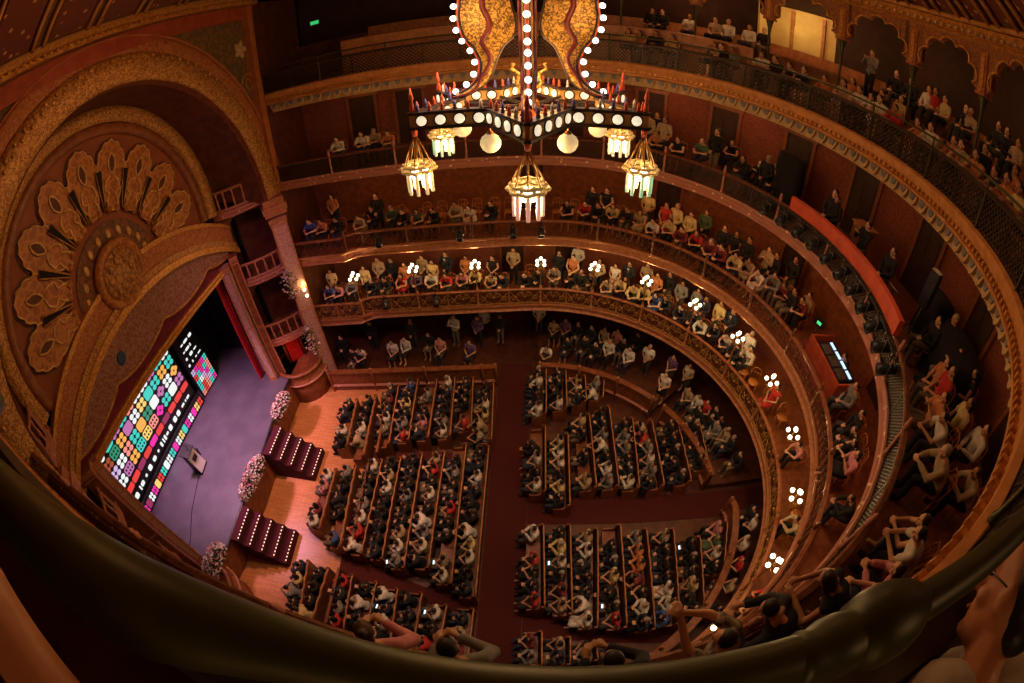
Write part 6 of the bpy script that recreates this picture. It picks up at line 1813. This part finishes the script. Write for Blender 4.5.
# ---------------------------------------------------------------- people close to the viewer
NEAR = [(-1.23, 0.49, 'bend', 'p', 'f', 'red haired person in pink dress bending over third balcony rail below the viewer', 2), (-0.58, 0.45, 'bend', 'e', 'm', 'person in grey top with both forearms on the rail directly below the viewer', 0),
        (0.62, 0.38, 'bend', 'k', 'm', 'person in black stretching bare forearms over the rail just below the green pipe', 0), (1.42, 0.42, 'raise', 'f', 'm', 'person with raised clapping hands on third balcony below the green rail knob', 0),
        (1.95, 0.62, 'bend', 'k', 'm', 'person in black leaning over third balcony rail beside the clapping raised hands', 0), (2.62, 0.75, 'bend', 'k', 'f', 'brown haired person in profile on third balcony below the rail knob', 1)]
for (x, y, pose, col, hair, lab, hm) in NEAR:
    f = math.pi / 2 + (0.5 if x < 1 else 0.9)
    o = person(x, y - 0.0, Z4, f, pose, col, hair, lab, None, hairm=hm)

# neighbour to the right: leaning over, head in profile
def tube_person(): pass
Hh = Vector((0.783, -0.085, ZC - 0.460))
face = Vector((-0.32, 0.74, -0.60)).normalized()
crown = Vector((0.42, 0.707, 0.569)); crown = (crown - face * crown.dot(face)).normalized()
left = crown.cross(face).normalized()
Q = Matrix((face, left, crown)).transposed() @ Matrix.Rotation(math.radians(-14), 3, 'Z') @ Matrix.Rotation(math.radians(-16), 3, 'Y')
b = MB(); head_parts(b, Hh, Q)
N = Hh + Q @ Vector((-0.06, 0, -0.15))
C_ = Vector((0.76, -0.36, ZC - 0.62)); Pv = Vector((0.84, -0.80, ZC - 0.80))
capsule(b, Hh + Q @ Vector((-0.02, 0, -0.05)), N, 0.052, 0.056)
capsule(b, N, C_, 0.07, 0.12); capsule(b, C_, Pv, 0.13, 0.13)
S1, E1, W1 = Vector((0.635, -0.175, ZC - 0.575)), Vector((0.50, -0.16, ZC - 0.64)), Vector((0.40, -0.13, ZC - 0.78))
S2, E2, W2 = Vector((0.95, -0.30, ZC - 0.58)), Vector((1.08, -0.22, ZC - 0.82)), Vector((0.98, -0.14, ZC - 0.98))
for S_, E_, W_ in ((S1, E1, W1), (S2, E2, W2)):
    capsule(b, N.lerp(C_, 0.4), S_, 0.07, 0.06); capsule(b, S_, E_, 0.052, 0.043); capsule(b, E_, W_, 0.042, 0.03); hand(b, W_, E_)
for s_ in (-1, 1):
    capsule(b, Pv + V3(s_ * 0.1, 0, 0), Pv + V3(s_ * 0.13, 0.35, -0.05), 0.085, 0.06); capsule(b, Pv + V3(s_ * 0.13, 0.35, -0.05), Pv + V3(s_ * 0.13, 0.33, -0.36), 0.056, 0.045)
skin_hero = mat('skin_near', (0.46, 0.19, 0.085), 0.5, color2=(0.40, 0.155, 0.065), scale=9)
me = fuse(b, 'person', [skin_hero, eye_m, lip_m], 0.007, 3, 0.6)
fb = MB(); face_bits(fb, Hh, Q)
near = bpy.data.objects.new('person', join_extra(me, fb)); COL.objects.link(near)
tag(near, 'person with glasses in pale shirt leaning over the rail beside the viewer', 'person')
b = MB()
ell(b, Hh + Q @ Vector((-0.036, 0, 0.040)), (0.084, 0.082, 0.092), Q); ell(b, Hh + Q @ Vector((-0.065, 0, -0.02)), (0.045, 0.066, 0.05), Q)
h = place(fuse(b, 'hair', HAIRM[0], 0.008, 3, 0.6), 'hair', near)
shirt_pale = mat('pale_shirt', (0.44, 0.36, 0.27), 0.85, color2=(0.38, 0.31, 0.23), scale=9)
b = MB(); capsule(b, N.lerp(C_, 0.35), C_, 0.085, 0.13); capsule(b, C_, Pv, 0.14, 0.15)
for S_, E_, W_ in ((S1, E1, W1), (S2, E2, W2)):
    capsule(b, N.lerp(C_, 0.3), S_, 0.085, 0.085); capsule(b, S_, E_, 0.068, 0.06); capsule(b, E_, E_.lerp(W_, 0.7), 0.058, 0.046)
place(fuse(b, 'shirt', shirt_pale, 0.012, 4, 0.6), 'shirt', near)
b = MB(); capsule(b, N.lerp(C_, 0.05), N.lerp(C_, 0.30), 0.068, 0.085); place(fuse(b, 'collar', shirt_pale, 0.008, 2, 0.6), 'collar', near)
b = MB()
for s_ in (-1, 1):
    capsule(b, Pv + V3(s_ * 0.1, 0, 0), Pv + V3(s_ * 0.13, 0.35, -0.05), 0.1, 0.075); capsule(b, Pv + V3(s_ * 0.13, 0.35, -0.05), Pv + V3(s_ * 0.13, 0.33, -0.36), 0.07, 0.06)
place(fuse(b, 'trousers', TROU[0], 0.014, 4, 0.6), 'trousers', near)
b = MB()
for s_ in (-1, 1):
    b.tube([Hh + Q @ Vector((0.094, s_ * 0.034 + 0.024 * math.cos(t), 0.012 + 0.019 * math.sin(t))) for t in np.linspace(0, 2 * math.pi, 17)[:-1]], 0.0022, 5, closed=True)
    b.tube([Hh + Q @ Vector((0.094, s_ * 0.058, 0.016)), Hh + Q @ Vector((0.0, s_ * 0.08, 0.014))], 0.0022, 5)
b.tube([Hh + Q @ Vector((0.094, -0.011, 0.016)), Hh + Q @ Vector((0.094, 0.011, 0.016))], 0.0022, 5)
b.build('glasses', steel, near)

# neighbour to the left: only the lifted forearm reaches the picture
El, Wl = Vector((-0.325, -0.222, ZC - 0.36)), Vector((-0.56, -0.005, ZC - 0.055))
Sl, Nl = Vector((-0.42, -0.46, ZC - 0.22)), Vector((-0.62, -0.52, ZC - 0.10))
Cl, Pl, Hl = Vector((-0.64, -0.54, ZC - 0.30)), Vector((-0.66, -0.60, ZC - 0.72)), Vector((-0.66, -0.48, ZC + 0.04))
Ql = Matrix.Rotation(math.pi / 2 + 0.4, 3, 'Z')
b = MB(); head_parts(b, Hl, Ql)
capsule(b, Hl - V3(0, 0, 0.06), Nl, 0.052, 0.056); capsule(b, Nl, Cl, 0.07, 0.12); capsule(b, Cl, Pl, 0.13, 0.13)
Sr, Er, Wr = Vector((-0.84, -0.50, ZC - 0.22)), Vector((-0.92, -0.52, ZC - 0.50)), Vector((-0.80, -0.50, ZC - 0.72))
capsule(b, Nl, Sl, 0.06, 0.058); capsule(b, Sl, El, 0.054, 0.048); capsule(b, El, Wl, 0.05, 0.034); hand(b, Wl, El)
capsule(b, Nl, Sr, 0.06, 0.058); capsule(b, Sr, Er, 0.052, 0.044); capsule(b, Er, Wr, 0.043, 0.03); hand(b, Wr, Er)
for s_ in (-1, 1): capsule(b, Pl + V3(s_ * 0.1, 0, 0), Pl + V3(s_ * 0.11, 0.02, -0.58), 0.09, 0.06)
me = fuse(b, 'person', [skin_hero, eye_m, lip_m], 0.008, 4, 0.6)
fb = MB(); face_bits(fb, Hl, Ql)
nl = bpy.data.objects.new('person', join_extra(me, fb)); COL.objects.link(nl)
tag(nl, 'person whose lifted bare forearm fills the near corner beside the rail', 'person')
b = MB(); ell(b, Hl + Ql @ Vector((-0.028, 0, 0.032)), (0.087, 0.084, 0.096), Ql); place(fuse(b, 'hair', HAIRM[0], 0.01, 3, 0.6), 'hair', nl)
b = MB(); capsule(b, Nl - V3(0, 0, 0.04), Cl, 0.08, 0.14); capsule(b, Cl, Pl, 0.145, 0.145)
for S_, E_ in ((Sl, El), (Sr, Er)): capsule(b, Nl - V3(0, 0, 0.02), S_, 0.07, 0.072); capsule(b, S_, S_.lerp(E_, 0.35), 0.07, 0.066)
place(fuse(b, 'shirt', CM['k'], 0.014, 4, 0.6), 'shirt', nl)
b = MB()
for s_ in (-1, 1): capsule(b, Pl + V3(s_ * 0.1, 0, 0), Pl + V3(s_ * 0.11, 0.02, -0.58), 0.105, 0.075)
place(fuse(b, 'trousers', TROU[0], 0.014, 4, 0.6), 'trousers', nl)
